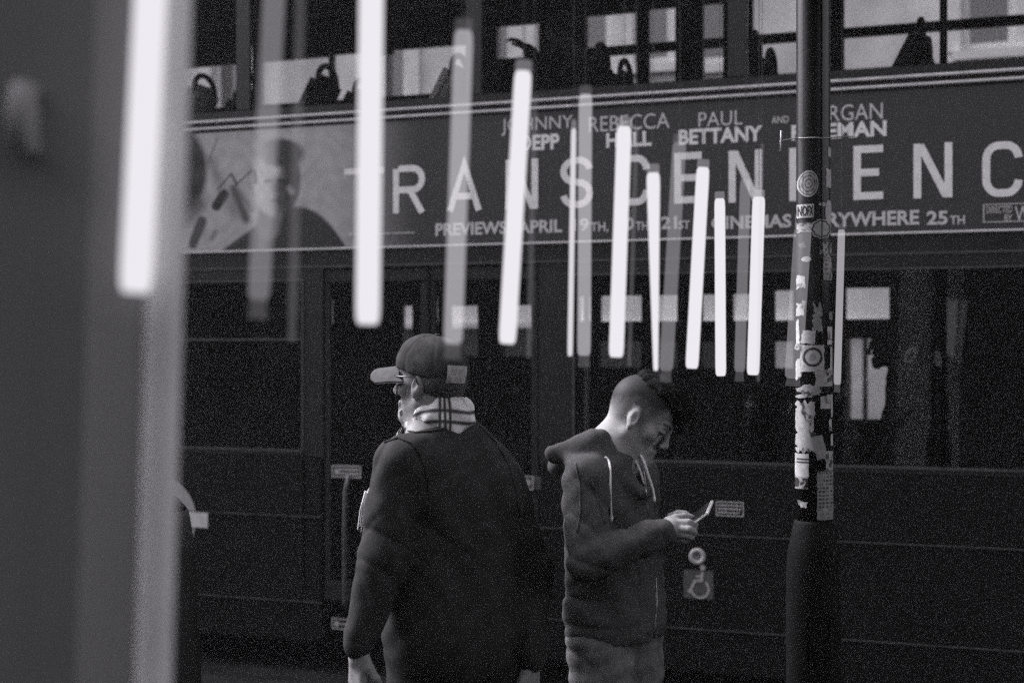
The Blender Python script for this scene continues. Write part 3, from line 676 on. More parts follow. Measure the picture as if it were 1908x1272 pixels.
# ================================================================== LIGHT TUBES REFLECTED IN THE WINDOW, BUILT AS GLOWING TUBES
ZR = 3.05
rail = MB()  # overhead rail added only to carry the built reflections
ra, rb = Vector((-.48, 1.0, ZR)), Vector((.98, 4.25, ZR))
dv = (rb - ra).normalized(); nv = Vector((-dv.y, dv.x, 0))
rail.box(0, (rb - ra).length, -.45, .45, .0, .05)
ro = rail.build('added_rail', 'column_dark'); ro.location = ra; ro.rotation_euler = (0, 0, math.atan2(dv.y, dv.x))
tag(ro, 'added dark overhead rail holding the wires of the reflected light tubes', 'rail')
GB, GW = 'bright reflected light tubes', 'faint reflected light tubes'
TUBE_REFLECTIONS = [  # top px, bottom px, distance, radius, radius at the bottom, material, group, label
 ((300, -390), (252, 545), 1.13, .0128, None, 'refl_bright', GB, 'brightest widest light tube reflection blurred before the grey column'),
 ((693, -90), (685, 604), 1.60, .0138, None, 'refl_bright', GB, 'thick bright light tube reflection left of the cap, crossing the letter T'),
 ((975, 133), (945, 640), 2.18, .0135, None, 'refl_bright', GB, 'bright light tube hanging right above the old man\'s cap and back, crossing the first N'),
 ((1163, 236), (1148, 665), 2.59, .0135, None, 'refl_bright', GB, 'bright light tube reflection crossing the name HALL and the first C of the title'),
 ((1217, 322), (1222, 690), 2.66, .0125, .0048, 'refl_bright', GB, 'bright tapering light tube ending at the young man\'s hair'),
 ((1310, 312), (1289, 686), 2.97, .0135, None, 'refl_bright', GB, 'leaning bright light tube reflection just right of the first E in the title'),
 ((1341, 370), (1343, 700), 3.37, .0125, None, 'refl_bright', GB, 'short upright bright light tube reflection between two longer bright ones, over CINEMAS'),
 ((1414, 367), (1403, 698), 3.32, .0145, None, 'refl_bright', GB, 'bright light tube reflection nearest the lamp post, under the second N of the title'),
 ((1069, 240), (1062, 663), 2.62, .0048, None, 'refl_thin', GB, 'very thin bright light tube reflection crossing the letter S'),
 ((514, -70), (482, 558), 1.62, .0125, None, 'refl_mid', GW, 'wide faint light tube crossing the man\'s face printed on the advert'),
 ((562, -90), (545, 600), 1.70, .0060, None, 'refl_faint', GW, 'narrow faint light tube reflection beside the printed face on the advert'),
 ((864, 58), (844, 640), 2.00, .0135, None, 'refl_weak', GW, 'wide faint light tube reflection above the cap, crossing the letter A'),
 ((996, 200), (986, 640), 2.24, .0044, None, 'refl_faint', GW, 'thinnest faint light tube reflection close behind the bright one at the first N'),
 ((1091, 176), (1088, 662), 2.66, .0125, None, 'refl_weak', GW, 'faint upright light tube reflection between the names JOHNNY and REBECCA'),
 ((1266, 266), (1241, 690), 2.80, .0135, None, 'refl_mid', GW, 'faint leaning light tube reflection crossing the first E of the title'),
 ((1389, 335), (1378, 692), 3.20, .0120, None, 'refl_mid', GW, 'faint light tube reflection among the bright ones under the second N of the title'),
 ((1496, 425), (1478, 704), 3.95, .0240, None, 'refl_mid', GW, 'faint wide light tube reflection overlapping the left half of the stickered lamp post'),
 ((1186, 250), (1173, 660), 2.75, .0042, None, 'refl_faint', GW, 'hair-thin faint light tube reflection right beside the bright one at the first C'),
 ((1420, 282), (1413, 692), 3.10, .0040, None, 'refl_faint', GW, 'hair-thin faint light tube reflection right of the bright one nearest the lamp post'),
 ((1568, 428), (1560, 716), 4.00, .0100, None, 'refl_weak', GW, 'faint light tube reflection just right of the stickered lamp post'),
]
for (tx, ty), (bx_, by), Y, r, r2, m, g, lab in TUBE_REFLECTIONS:
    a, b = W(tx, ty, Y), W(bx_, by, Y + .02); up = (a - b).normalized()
    t = empty('tube_reflection', b, label=lab, cat='tube light', group=g)
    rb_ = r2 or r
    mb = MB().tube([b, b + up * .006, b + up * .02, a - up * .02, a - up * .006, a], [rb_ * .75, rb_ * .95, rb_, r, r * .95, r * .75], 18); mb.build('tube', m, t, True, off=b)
    MB().tube([a + up * .0005, a + up * .016], [r * .98, r * .9], 16).build('soft_end', 'refl_mid' if m in ('refl_bright', 'refl_thin') else 'refl_faint', t, True, off=b)  # weaker glow softening the ends of the reflection
    if m not in ('refl_bright', 'refl_thin'): MB().tube([b - up * .0005, b - up * .022], [rb_ * .75, rb_ * .9], 16).build('soft_end', 'refl_faint', t, True, off=b)
    e = a + up * .0162; MB().tube([e, Vector((e.x, e.y, ZR + .002))], .0006, 6).build('added_wire', 'wire', t, off=b)  # wire added to hold up the built reflection

# ================================================================== LAMP POST WITH STICKERS
Yp = 4.40; KP = F / Yp
pc = W(1515.5, 650, Yp); PR = .0525
lp = empty('lamp_post', (pc.x, Yp, 0), label='black lamp post covered in torn stickers, right of the young man', cat='lamp post')
zb_ = CZ + (HY - 968) / KP
MB().lathe((0, 0, 0), [(PR, zb_), (PR, 2.0), (PR * .985, 3.2), (PR * .8, 5.4), (PR * .6, 5.6)], 40).build('pole', 'pole_paint', lp, True)
MB().lathe((0, 0, 0), [(.093, 0), (.093, .05), (.083, .07), (.083, 1.06), (.079, 1.12), (.072, zb_ - .07), (.060, zb_ - .01), (.056, zb_ - .0005)], 40).build('base', 'base_paint', lp, True)
MB().box(-.035, .035, -.0865, -.07, .35, .95, .008).build('access_door', 'base_paint', lp)
seam = MB().box(.014, .0165, -PR - .0015, -PR + .004, zb_, 3.0).build('seam', 'pole_paint', lp)
def on_pole(px, py, lift):
    a = math.asin(max(-.985, min(.985, (px - 1515.5) / KP / PR))); r = PR + lift
    return (r * math.sin(a), -r * math.cos(a), CZ + (HY - py) / KP)
nst = [0]
def sticker(x0, x1, y0, y1, fn=None, shape='rect', tilt=0.0, torn=.12, poly=None, label=None):
    nst[0] += 1; rg = np.random.default_rng(nst[0]); lift = .0006 + .00022 * nst[0]; cx, cy_ = (x0 + x1) / 2, (y0 + y1) / 2; hw, hh = (x1 - x0) / 2, (y1 - y0) / 2
    V = []; C = []; Q = []; ct, st = math.cos(R(tilt)), math.sin(R(tilt))
    fn = fn or (lambda u, v: .55)
    def put(u, v):
        X, Y = u * hw, v * hh; V.append(on_pole(cx + X * ct - Y * st, cy_ + X * st + Y * ct, lift)); C.append(fn(u, v))
    if shape == 'rect':
        n = max(8, int(hw * 2.4)); m = max(8, int(hh * 1.8)); sm = lambda q: np.convolve(np.pad(rg.normal(0, torn * 1.5, q + 1), 2, mode='edge'), (.15, .22, .26, .22, .15), 'valid'); jl = sm(m); jr = sm(m)
        jt = sm(n) * .6; jb = sm(n) * .6
        for j in range(m + 1):
            for i in range(n + 1):
                u = -1 + 2 * i / n; v = -1 + 2 * j / m
                u2 = u + (jl[j] * max(0, -u) ** 3 + jr[j] * max(0, u) ** 3); v2 = v + jt[i] * max(0, -v) ** 3 + jb[i] * max(0, v) ** 3
                put(max(-1.1, min(1.1, u2)), max(-1.1, min(1.1, v2)))
        Q = [(j * (n + 1) + i, (j + 1) * (n + 1) + i, (j + 1) * (n + 1) + i + 1, j * (n + 1) + i + 1) for j in range(m) for i in range(n)]
    else:
        seg, rings = 44, 14
        for j in range(rings + 1):
            for k in range(seg):
                a = 2 * math.pi * k / seg; rr = 1.0
                if shape == 'cloud': rr = .86 + .13 * abs(math.sin(4.5 * a + .4))
                if shape == 'leaf': rr = 1 / (1 + 1.5 * abs(math.sin(a + .5)) ** .7)
                put(j / rings * rr * math.cos(a), j / rings * rr * math.sin(a))
        Q = [(j * seg + k, (j + 1) * seg + k, (j + 1) * seg + (k + 1) % seg, j * seg + (k + 1) % seg) for j in range(rings) for k in range(seg)]
    o = mesh_np('sticker', V, Q, 'sticker', lp, True, np.array(C) * .74)
    if label: o['label'] = label
    return o
def plain(g): return lambda u, v: g
def rings(u, v): r = math.hypot(u, v); return .55 if r > .9 else (.10 if math.sin(r * 24) > .25 + .4 * math.sin(6 * math.atan2(v, u)) else .42)
def fbm(seed, f):
    rg = random.Random(seed); P = [[(rg.uniform(-1, 1), rg.uniform(-1, 1), rg.uniform(0, 6.3)) for _ in range(5)] for _ in range(4)]
    def q(u, v):
        t = 0
        for o, L in enumerate(P):
            fr = f * 1.9 ** o
            t += sum(math.sin(fr * (a * u + b * v) + c) for a, b, c in L) / (2.2 * 1.5 ** o)
        return t
    return q
def blot(seed, hi=.55, lo=.04, f=4.0, th=.1):
    q = fbm(seed, f * 1.1)
    return lambda u, v: (lo if (x := q(u, v)) > th * 3 else (lo + (hi - lo) * .55 if x > th * 3 - .35 else hi))
def rule(hi=.40, lo=.06, n=6, m=9, seed=5):
    rg = random.Random(seed); T = [[rg.random() > .22 for _ in range(n * 5)] for _ in range(m)]; wear = fbm(seed, 3.0)
    def g(u, v):
        r = (v + 1) / 2 * m; k = (u + 1) / 2 * n * 5
        if not (0 < r < m and .06 * n * 5 < k < .93 * n * 5): return hi * .9
        ink = T[int(r)][int(k)] and .18 < r % 1 < .78 and (k * 1.7) % 1 < .78
        return (lo + (hi - lo) * max(0, min(.8, wear(u, v) * .4 + .2))) if ink else hi * (1 - .2 * max(0, wear(u * 1.3, v)))
    return g
def frame_(hi=.55, lo=.03, e=.86): return lambda u, v: lo if max(abs(u), abs(v)) > e else hi
def stripes(hi=.55, lo=.05): return lambda u, v: lo if (-.6 < v < -.45 or -.3 < v < -.15) and u > -.8 else hi
def roundel(u, v):
    r = math.hypot(u * 1.0, (v + .1) * 1.15); return .03 if .62 < r < .84 else (.35 if r < .3 else .52)
def cloudp(u, v):
    r = math.hypot(u, v); a = math.atan2(v, u); rr = .86 + .13 * abs(math.sin(4.5 * a + .4)); q = r / rr
    return .55 if q > .88 else (.03 if q > .77 else .50)
sticker(1537, 1546, 277, 295, frame_(.6, .4), torn=.05); sticker(1533, 1546.5, 318, 352, blot(3, .6, .05, 2.5, .55), torn=.2)
disc = sticker(1484, 1518, 321, 370, rings, 'disc', label='round sticker printed with rings')
nf = sticker(1483.6, 1510, 383, 408, plain(.6), torn=.02, label='white sticker lettered NOFX')
sticker(1516, 1537, 374, 394, blot(8, .6, .2, 2, .7), 'leaf', 25); sticker(1531, 1546.8, 375, 421, blot(9, .58, .05, 2.4, .6), 'disc')
sticker(1483.6, 1510, 418, 435, blot(5, .5, .05, 7, .2), torn=.15)
sticker(1503, 1545, 410, 448, cloudp, 'cloud', label='cloud-shaped white sticker with dark outline')
sticker(1519, 1547, 453, 483, blot(11, .5, .02, 7, -.1), torn=.06); sticker(1527, 1547, 483, 523, rule(.45, .12, 3, 5), torn=.04)
sticker(1490, 1506, 479, 490, plain(.7), 'cloud'); sticker(1484, 1496, 514, 538, plain(.65), torn=.15); sticker(1483.6, 1494, 566, 588, plain(.6), torn=.3)
sticker(1483.4, 1488, 596, 652, plain(.7), torn=.2, tilt=-2); sticker(1508, 1524, 566, 618, blot(14, .32, .1, 3, .5), torn=.35); sticker(1491, 1512, 616, 640, plain(.55), torn=.06, tilt=6)
sticker(1534, 1547.2, 609, 642, lambda u, v: .1 if .35 < v < .48 else .6, torn=.03)
sticker(1489, 1528, 643, 692, roundel, torn=.04); sticker(1540, 1547.3, 647, 698, blot(21, .6, .05, 2, .6), torn=.1); sticker(1483.6, 1490, 670, 708, plain(.6), torn=.3)
sticker(1512, 1546, 688, 719, blot(23, .45, .06, 4, .25), torn=.04); sticker(1484, 1520, 716, 738, blot(24, .4, .06, 3, .35), torn=.3, tilt=-8)
sticker(1521, 1540, 737, 760, plain(.55), torn=.03); sticker(1541, 1548, 735, 776, blot(26, .6, .03, 2.5, .3), torn=.2)
sticker(1483.6, 1511, 748, 839, blot(27, .46, .05, 3.6, .3), torn=.12); sticker(1536, 1542, 780, 800, plain(.6), torn=.3); sticker(1540, 1547.4, 807, 828, plain(.62), torn=.06)
sticker(1510, 1529, 809, 853, plain(.34), torn=.05, tilt=-14); sticker(1530, 1548, 838, 874, blot(31, .45, .08, 4, .2), torn=.05)
sticker(1483.6, 1502, 843, 885, stripes(), torn=.03); sticker(1483.6, 1501, 885, 908, lambda u, v: .03 if abs(u - v * .4) > .25 and abs(v) < .8 else .4, torn=.03)
sticker(1515, 1548, 875, 964, rule(.34, .05, 4, 13), torn=.04, label='large grey sticker of small worn print')
rs = random.Random(12)
for _ in range(16):
    xa, ya = rs.choice((rs.uniform(1484, 1498), rs.uniform(1530, 1544))), rs.uniform(440, 940); ww, hh_ = rs.uniform(3, 9), rs.uniform(5, 16)
    sticker(xa, min(xa + ww, 1547), ya, ya + hh_, blot(rs.randrange(999), rs.uniform(.2, .6), .04, 4, rs.uniform(.1, .6)), torn=.3, tilt=rs.uniform(-12, 12))
v_, f_ = text_mesh('NOFX', .03)
MB().add([on_pole(1485 + 24 * a, 405 - 19 * b, .0022) for a, b in v_], f_).build('lettering', 'black_plastic', nf)
sx_ = [p_ for p_ in text_mesh('T', .03)[0]]
tie = MB(); zt = CZ + (HY - 258) / KP
tie.tube([(1.03 * PR * math.cos(R(a)), 1.03 * PR * math.sin(R(a)), zt + .006 * math.sin(R(a))) for a in range(0, 361, 12)], .0016, 6, False)
e0 = on_pole(1486, 259, .001); tie.tube([e0, (e0[0] - .060, e0[1] - .01, zt - .012)], .0016, 6); tie.tube([(e0[0] - .055, e0[1] - .01, zt + .02), (e0[0] - .056, e0[1] - .01, zt - .045)], .0032, 6)
e1 = on_pole(1545, 258, .001); tie.tube([e1, (e1[0] + .075, e1[1], zt + .004)], .0018, 6)
tie.build('wire_tie', 'handrail', lp, True)

# ================================================================== OLD MAN IN A CAP
SKIN = .25
root = empty('person', (-.17, 4.1, 0), label='man in a baseball cap, checked scarf and dark jacket seen from behind, looking left', cat='person')
o_ = np.array((-.17, 4.1, 0))
hc = W(803, 710, 4.08)
HT = frame(hc, (-.865, .50, .03), (.0, .02, 1)) ; HT = HT @ Matrix.Rotation(R(-3), 4, 'Y')
nb = W(825, 800, 4.10); shL, shR = W(742, 868, 3.95), W(928, 892, 4.20)
elL, wrL = W(716, 1030, 3.93), W(668, 1195, 3.90); elR, wrR = W(985, 1060, 4.20), W(990, 1222, 4.14)
hip = Vector((-.165, 4.12, .93))
G = Field((-.62, 3.7, -.01), (.20, 4.55, 1.83), .0045)
head_prims(G, HT)
G.cone(HT @ Vector((-.025, 0, -.045)), nb, .056, .060, k=.03)
G.cone(nb, hip + Vector((0, 0, .25)), .09, .12, k=.06); G.cone(hip + Vector((-.05, 0, .2)), hip + Vector((.05, 0, 0)), .11, .12, k=.05)
for a, b, c in ((shL, elL, wrL), (shR, elR, wrR)):
    G.cone(nb, a, .06, .055, k=.05); G.cone(a, b, .045, .036, k=.02); G.cone(b, c, .036, .026, k=.02)
for s, hp in ((-1, hip + Vector((-.085, -.05, 0))), (1, hip + Vector((.085, .05, 0)))):
    kn = hp + Vector((-.01, .02, -.45)); G.cone(hp, kn, .085, .055, k=.04); G.cone(kn, kn + Vector((0, -.01, -.40)), .055, .038, k=.02); G.cone(kn + Vector((0, -.01, -.42)), kn + Vector((-.08, .10, -.445)), .036, .03, k=.02)
rel = [(.25, .45, .3), (.3, .5, .35), (.35, .55, .35), (.45, .55, .4)]
hand_prims(G, frame(wrL + Vector((0, 0, -.035)), (-.02, .06, -1), (-.75, -.65, 0)), 1, rel)
hand_prims(G, frame(wrR + Vector((-.002, 0, -.035)), (.05, -.03, -1), (.85, -.5, 0)), -1, rel)
V, Q = G.mesh()
Hi = np.array(HT.inverted()); L = V @ Hi[:3, :3].T + Hi[:3, 3]
c = np.full(len(V), SKIN); hd = (np.abs(L) < .14).all(1)
c[hd & (L[:, 2] < -.045) & (L[:, 0] > -.01)] = .29
c[hd & (np.hypot(L[:, 0] - .09, L[:, 2] + .075) < .012)] = .24
c[hd & (L[:, 0] > .08) & (np.abs(np.abs(L[:, 1]) - .033) < .017) & (np.abs(L[:, 2] + .003) < .009)] = .10
c *= 1 + .08 * np.sin(V[:, 0] * 210) * np.sin(V[:, 2] * 190)
mesh_np('body', V - o_, Q, 'skin', root, True, c)
# jacket
def jacket_piece():
    G = Field((-.66, 3.68, .70), (.24, 4.52, 1.66), .006); fw = Vector((-.57, .82, 0)); lf = Vector((-.82, -.57, 0))
    Tt = lambda z, dx=0: frame(Vector((-.165 + dx, 4.09, z)), fw, (0, 0, 1))
    G.ell((0, 0, 0), (.150, .215, .24), T=Tt(1.30), k=.03); G.ell((0, 0, 0), (.155, .205, .27), T=Tt(1.07, -.005), k=.06); G.ell((.01, 0, 0), (.155, .200, .17), T=Tt(.93, -.005), k=.05)
    G.cone(nb + Vector((.0, .0, -.05)), shL + Vector((.03, .02, .012)), .085, .066, k=.06); G.cone(nb + Vector((0, 0, -.05)), shR + Vector((-.03, -.02, .012)), .085, .066, k=.06)
    for a, b, cc in ((shL, elL, wrL), (shR, elR, wrR)):
        G.cone(a, b, .076, .068, k=.035); G.cone(b, cc + (b - cc) * .12, .068, .054, k=.025); G.cone(cc + (b - cc) * .12, cc, .050, .047, k=.008)
    G.fn(lambda X, Y, Z: (.80 + .02 * np.sin(9 * X)) - Z + 0 * Y, k=.012)
    for a, b, cc in ((shL, elL, wrL), (shR, elR, wrR)): pass
    G.fn(lambda X, Y, Z: np.sqrt((X - nb.x + .015) ** 2 + (Y - nb.y) ** 2) - .058 - .25 * np.clip(Z - nb.z, 0, .2) + 0 * Z, lo=(nb.x - .15, nb.y - .15, nb.z - .035), hi=(nb.x + .15, nb.y + .15, nb.z + .2), k=.01, op='s')
    c1, c2, c3 = creases(61, .007, 24, (.95, .2, .12)), creases(62, .0065, 32, (.85, .2, .45)), creases(64, .007, 26, (-.75, .2, .5))
    f1, f2, f3 = folds(3, .0095, 24, (.75, .3, .45)), folds(5, .0055, 46, (-.6, .2, .7)), folds(8, .0045, 36, (.7, .1, .6))
    def dd(X, Y, Z):
        arm = np.clip((.22 - np.minimum(np.hypot(X - elL.x, Z - elL.z), np.hypot(X - elR.x, Z - elR.z))) / .22, 0, 1)
        return f1(X, Y, Z) * .6 + f2(X, Y, Z) * .4 + arm * f3(X, Y, Z) * .9 + c1(X, Y, Z) + c2(X, Y, Z) * (.1 + arm) + c3(X, Y, Z)
    G.disp(dd)
    # armhole seams
    for s_, e_ in ((shL, elL), (shR, elR)):
        d_ = (e_ - s_).normalized()
        G.fn(lambda X, Y, Z: np.maximum(np.abs((X - s_.x) * d_.x + (Y - s_.y) * d_.y + (Z - s_.z) * d_.z - .018) - .003, np.sqrt((X - s_.x) ** 2 + (Y - s_.y) ** 2 + (Z - s_.z) ** 2) - .12), lo=np.array(s_) - .14, hi=np.array(s_) + .14, k=.008, op='s') if False else None
    return G.mesh()
V, Q = jacket_piece(); jk = mesh_np('jacket', V - o_, Q, 'jacket', root)
from mathutils.bvhtree import BVHTree
def on_cloth(V, Q, oo):
    t = BVHTree.FromPolygons([tuple(p) for p in V], [tuple(map(int, q)) for q in Q]); eye = Vector((0, 0, CZ))
    def hit(px, py, lift=.0015):
        p, nn, _, _ = t.ray_cast(eye, (W(px, py, 4.0) - eye).normalized())
        if p is None: p, nn, _, _ = t.find_nearest(W(px, py, 4.05))
        return p + (eye - p).normalized() * lift
    return hit
def seam_line(name, hit, pts, r, m, parent, oo, n=10, seg=6):
    P = [np.array(p, float) for p in pts]; out = []
    for a, b in zip(P[:-1], P[1:]):
        for k in range(n): out.append(hit(*(a + (b - a) * k / n)))
    out.append(hit(*P[-1])); return MB().tube(out, r, seg).build(name, m, parent, True, off=oo)
hj = on_cloth(V, Q, o_)
for ps in ([(716, 824), (742, 815), (768, 826), (786, 852), (797, 890), (801, 930), (800, 968), (792, 995)], [(893, 792), (925, 825), (948, 868), (962, 915), (968, 960)], [(742, 800), (775, 806), (820, 800), (868, 790)]):
    seam_line('seam', hj, ps, .0040, 'jacket', jk, o_)
# trousers and shoes below the frame
G = Field((-.55, 3.75, .02), (.22, 4.5, .98), .008)
for hp in (hip + Vector((-.085, -.05, 0)), hip + Vector((.085, .05, 0))):
    kn = hp + Vector((-.01, .02, -.45)); G.cone(hp, kn, .115, .088, k=.04); G.cone(kn, kn + Vector((0, -.01, -.40)), .088, .078, k=.03)
G.disp(folds(21, .005, 30, (.2, .1, 1))); G.fn(lambda X, Y, Z: .045 - Z + 0 * X + 0 * Y, k=.01)
V, Q = G.mesh(); mesh_np('trousers', V - o_, Q, 'trousers_dark', root)
def shoe(c, d, parent, o_, name='shoe'):
    G = Field(np.array(c) - (.24, .24, .03), np.array(c) + (.24, .24, .16), .006); T = frame(c, d, (0, 0, 1))
    G.ell((-.04, 0, .05), (.06, .045, .06), k=.03, T=T); G.ell((.08, 0, .035), (.11, .048, .042), k=.04, T=T); G.fn(lambda X, Y, Z: .002 - Z + 0 * X + 0 * Y, k=.006)
    V, Q = G.mesh(); return mesh_np(name, V - o_, Q, 'shoe', parent)
for hp in (hip + Vector((-.085, -.05, 0)), hip + Vector((.085, .05, 0))): shoe((hp.x - .01, hp.y + .01, 0), (-.57, .82, 0), root, o_)
# cap: crown with panels, brim, button, strap patch
G = Field(np.array(hc) - (.2, .2, .1), np.array(hc) + (.2, .2, .2), .0035)
G.ell((-.008, 0, .034), (.108, .086, .098), k=.01, T=HT); G.ell((.040, 0, .050), (.062, .074, .078), k=.03, T=HT)
TI = np.array(HT.inverted())
def loc_(X, Y, Z, i): return TI[i, 0] * X + TI[i, 1] * Y + TI[i, 2] * Z + TI[i, 3]
G.fn(lambda X, Y, Z: (.017 + .17 * np.clip(loc_(X, Y, Z, 0), -.2, .2)) - loc_(X, Y, Z, 2) , k=.006)
G.disp(lambda X, Y, Z: .0011 * np.exp(-((np.mod(np.arctan2(loc_(X, Y, Z, 1), loc_(X, Y, Z, 0) + .008) + .52, 1.0472) - .5236) / .05) ** 2) + .0010 * np.sin(95 * loc_(X, Y, Z, 0) + 4 * np.sin(40 * loc_(X, Y, Z, 2))) * (loc_(X, Y, Z, 0) > .0))
V, Q = G.mesh(); capo = mesh_np('cap', V - o_, Q, 'cap_cloth', root)
V = []; nb_, mb_ = 26, 12
for lay in (0, 1):
    for j in range(mb_ + 1):
        for i in range(nb_ + 1):
            y = -.080 + .160 * i / nb_; t = j / mb_; e_ = abs(y) / .080
            x0 = .090 * math.sqrt(max(0, 1 - (y / .0885) ** 2)); x = x0 + (.176 - .014 * e_ ** 2 - .035 * e_ ** 8 - x0) * t
            z = .030 - 6.6 * y * y - .10 * max(0, x - .09) - (.0050 if lay else 0) + .008 * (1 - t)
            V.append(HT @ Vector((x + .006, y, z)) - Vector(o_))
N1 = (nb_ + 1) * (mb_ + 1); Q = []
for j in range(mb_):
    for i in range(nb_):
        a = j * (nb_ + 1) + i; Q += [(a, a + nb_ + 1, a + nb_ + 2, a + 1), (N1 + a, N1 + a + 1, N1 + a + nb_ + 2, N1 + a + nb_ + 1)]
Q += [(mb_ * (nb_ + 1) + i, N1 + mb_ * (nb_ + 1) + i, N1 + mb_ * (nb_ + 1) + i + 1, mb_ * (nb_ + 1) + i + 1) for i in range(nb_)]
mesh_np('brim', V, Q, 'brim_cloth', capo)
bt = HT @ Vector((-.010, 0, .1325)); MB().lathe((0, 0, 0), [(.009, -.002), (.009, .002), (.006, .005), (.001, .0055)], 14).build('button', 'cap_cloth', capo, True).location = bt - Vector(o_)
V = []; C = []
for j in range(13):
    for i in range(17):
        a = R(138 + 40 * i / 16); z = .004 + .050 * j / 12; q = math.sqrt(max(.05, 1 - ((z - .034) / .098) ** 2))
        V.append(HT @ Vector((-.008 + (.1125) * q * math.cos(a), .0905 * q * math.sin(a), z)) - Vector(o_))
mesh_np('strap_patch', V, [(j * 17 + i, j * 17 + i + 1, (j + 1) * 17 + i + 1, (j + 1) * 17 + i) for j in range(12) for i in range(16)], 'pale_cloth', capo)
# grey hair below the cap, glasses, beard
G = Field(np.array(hc) - (.15, .15, .12), np.array(hc) + (.15, .15, .12), .0035)
G.ell((-.012, 0, .030), (.100, .078, .083), T=HT, k=.01); G.ell((-.038, 0, .006), (.068, .073, .070), k=.02, T=HT)
G.fn(lambda X, Y, Z: loc_(X, Y, Z, 2) - .03, k=.006); G.fn(lambda X, Y, Z: loc_(X, Y, Z, 0) - .012 + .9 * np.clip(-loc_(X, Y, Z, 2) - .0, -.05, .06), k=.006)
G.disp(lambda X, Y, Z: .0012 * np.sin(420 * loc_(X, Y, Z, 2) + 5 * np.sin(260 * loc_(X, Y, Z, 0))))
V, Q = G.mesh(); mesh_np('hair', V - o_, Q, 'hair_grey', root)
G = Field(np.array(hc) - (.15, .15, .16), np.array(hc) + (.15, .15, .06), .0035)
G.ell((.076, 0, -.110), (.020, .022, .018), T=HT, k=.01)
for s in (1, -1): G.cone((.072, s * .034, -.092), (.074, s * .022, -.108), .006, .009, T=HT, k=.01)
G.disp(lambda X, Y, Z: .0012 * np.sin(400 * X + 5 * np.sin(300 * Z)))
V, Q = G.mesh(); mesh_np('beard', V - o_, Q, 'beard', root)
gl = MB(); hv = lambda p: HT @ Vector(p)
for s in (1, -1):
    gl.tube([hv((.104, s * .056, .006)), hv((.06, s * .074, .008)), hv((.0, s * .083, .012)), hv((-.012, s * .084, -.008))], .0022, 8)
    gl.tube([hv((.112 - .004 * abs(math.cos(R(a))), s * (.034 + .024 * math.cos(R(a))), -.002 + .018 * math.sin(R(a)))) for a in range(0, 361, 20)], .0024, 6, False)
gl.tube([hv((.114, -.011, .002)), hv((.116, 0, .005)), hv((.114, .011, .002))], .002, 6)
gg = gl.build('glasses', 'black_gloss', root, True, off=o_)
ln = MB()
for s in (1, -1): ln.add([hv((.111 - .004 * abs(math.cos(R(a))), s * (.034 + .023 * math.cos(R(a))), -.002 + .017 * math.sin(R(a)))) for a in range(0, 360, 20)], [tuple(range(18))])
ln.build('lens', 'black_gloss', gg, off=o_)
# scarf: a plaid band wound round the neck, hanging end with fringe
V = []; C = []; nu, nv_ = 220, 46; nc = W(823, 772, 4.09)
for j in range(nv_ + 1):
    v = j / nv_
    for i in range(nu + 1):
        a = 2 * math.pi * i / nu; bul = math.sin(math.pi * min(1, max(0, v))) ** .55
        r = .068 + .022 * bul + .010 * (1 - v) + .003 * math.sin(5 * a + 9 * v) + .0025 * math.sin(11 * a - 7 * v); ex_ = 1.05
        back = math.cos(a - R(-70)); z = nc.z - .062 + .108 * v + .012 * back * v - .02 * max(0, math.cos(a - R(150))) + .004 * math.sin(3 * a)
        V.append((nc.x - .004 + ex_ * r * math.cos(a), nc.y + r * math.sin(a), z))
        uu = (a * .088 + .202) % .150; dk = 0
        for q0 in (.020, .033, .046): dk = max(dk, math.exp(-((uu - q0) / .0044) ** 4))
        for q0 in (.36, .62): dk = max(dk, .96 * math.exp(-((v - q0) / .052) ** 4))
        thin = .5 * math.exp(-((uu - .105) / .0020) ** 4)
        C.append(.80 * (1 - .95 * dk) * (1 - thin))
Q = [(j * (nu + 1) + i, j * (nu + 1) + i + 1, (j + 1) * (nu + 1) + i + 1, (j + 1) * (nu + 1) + i) for j in range(nv_) for i in range(nu)]
sc = mesh_np('scarf', np.array(V) - o_, Q, 'scarf', root, True, C)
V = []; C = []; pth = [W(752, 792, 4.13), W(742, 812, 4.22), W(728, 850, 4.30), W(706, 890, 4.26), W(684, 920, 4.10)]
for j in range(41):
    t = j / 40 * 4; k = min(3, int(t)); p = pth[k].lerp(pth[k + 1], t - k)
    for i in range(9):
        V.append(p + Vector((-.3, .9, 0)).normalized() * .05 * (i / 8 - .5) + Vector((0, 0, .003 * math.sin(i * 2.2 + j * .3)))); C.append(.05 if (j % 10 in (2, 4, 6) or i in (2, 3)) else .55)
mesh_np('scarf_end', np.array([tuple(p) for p in V]) - o_, [(j * 9 + i, j * 9 + i + 1, (j + 1) * 9 + i + 1, (j + 1) * 9 + i) for j in range(40) for i in range(8)], 'scarf', sc, True, C)
fr = MB()
for dx, dy, k in ((667, 984, 0), (671, 978, 1), (673, 988, 2), (677, 992, 3), (679, 986, 4)):
    a = W(682 + .4 * k - 1, 914 + k, 4.06); b = W(dx, dy, 4.05); mid = a.lerp(b, .5) + Vector((-.004 + .002 * k, 0, 0)); fr.tube([a, mid, b, b - Vector((0, 0, .004))], [.0022, .0020, .0018, .0030], 6)
fr.build('fringe', 'string', sc, True, off=o_)

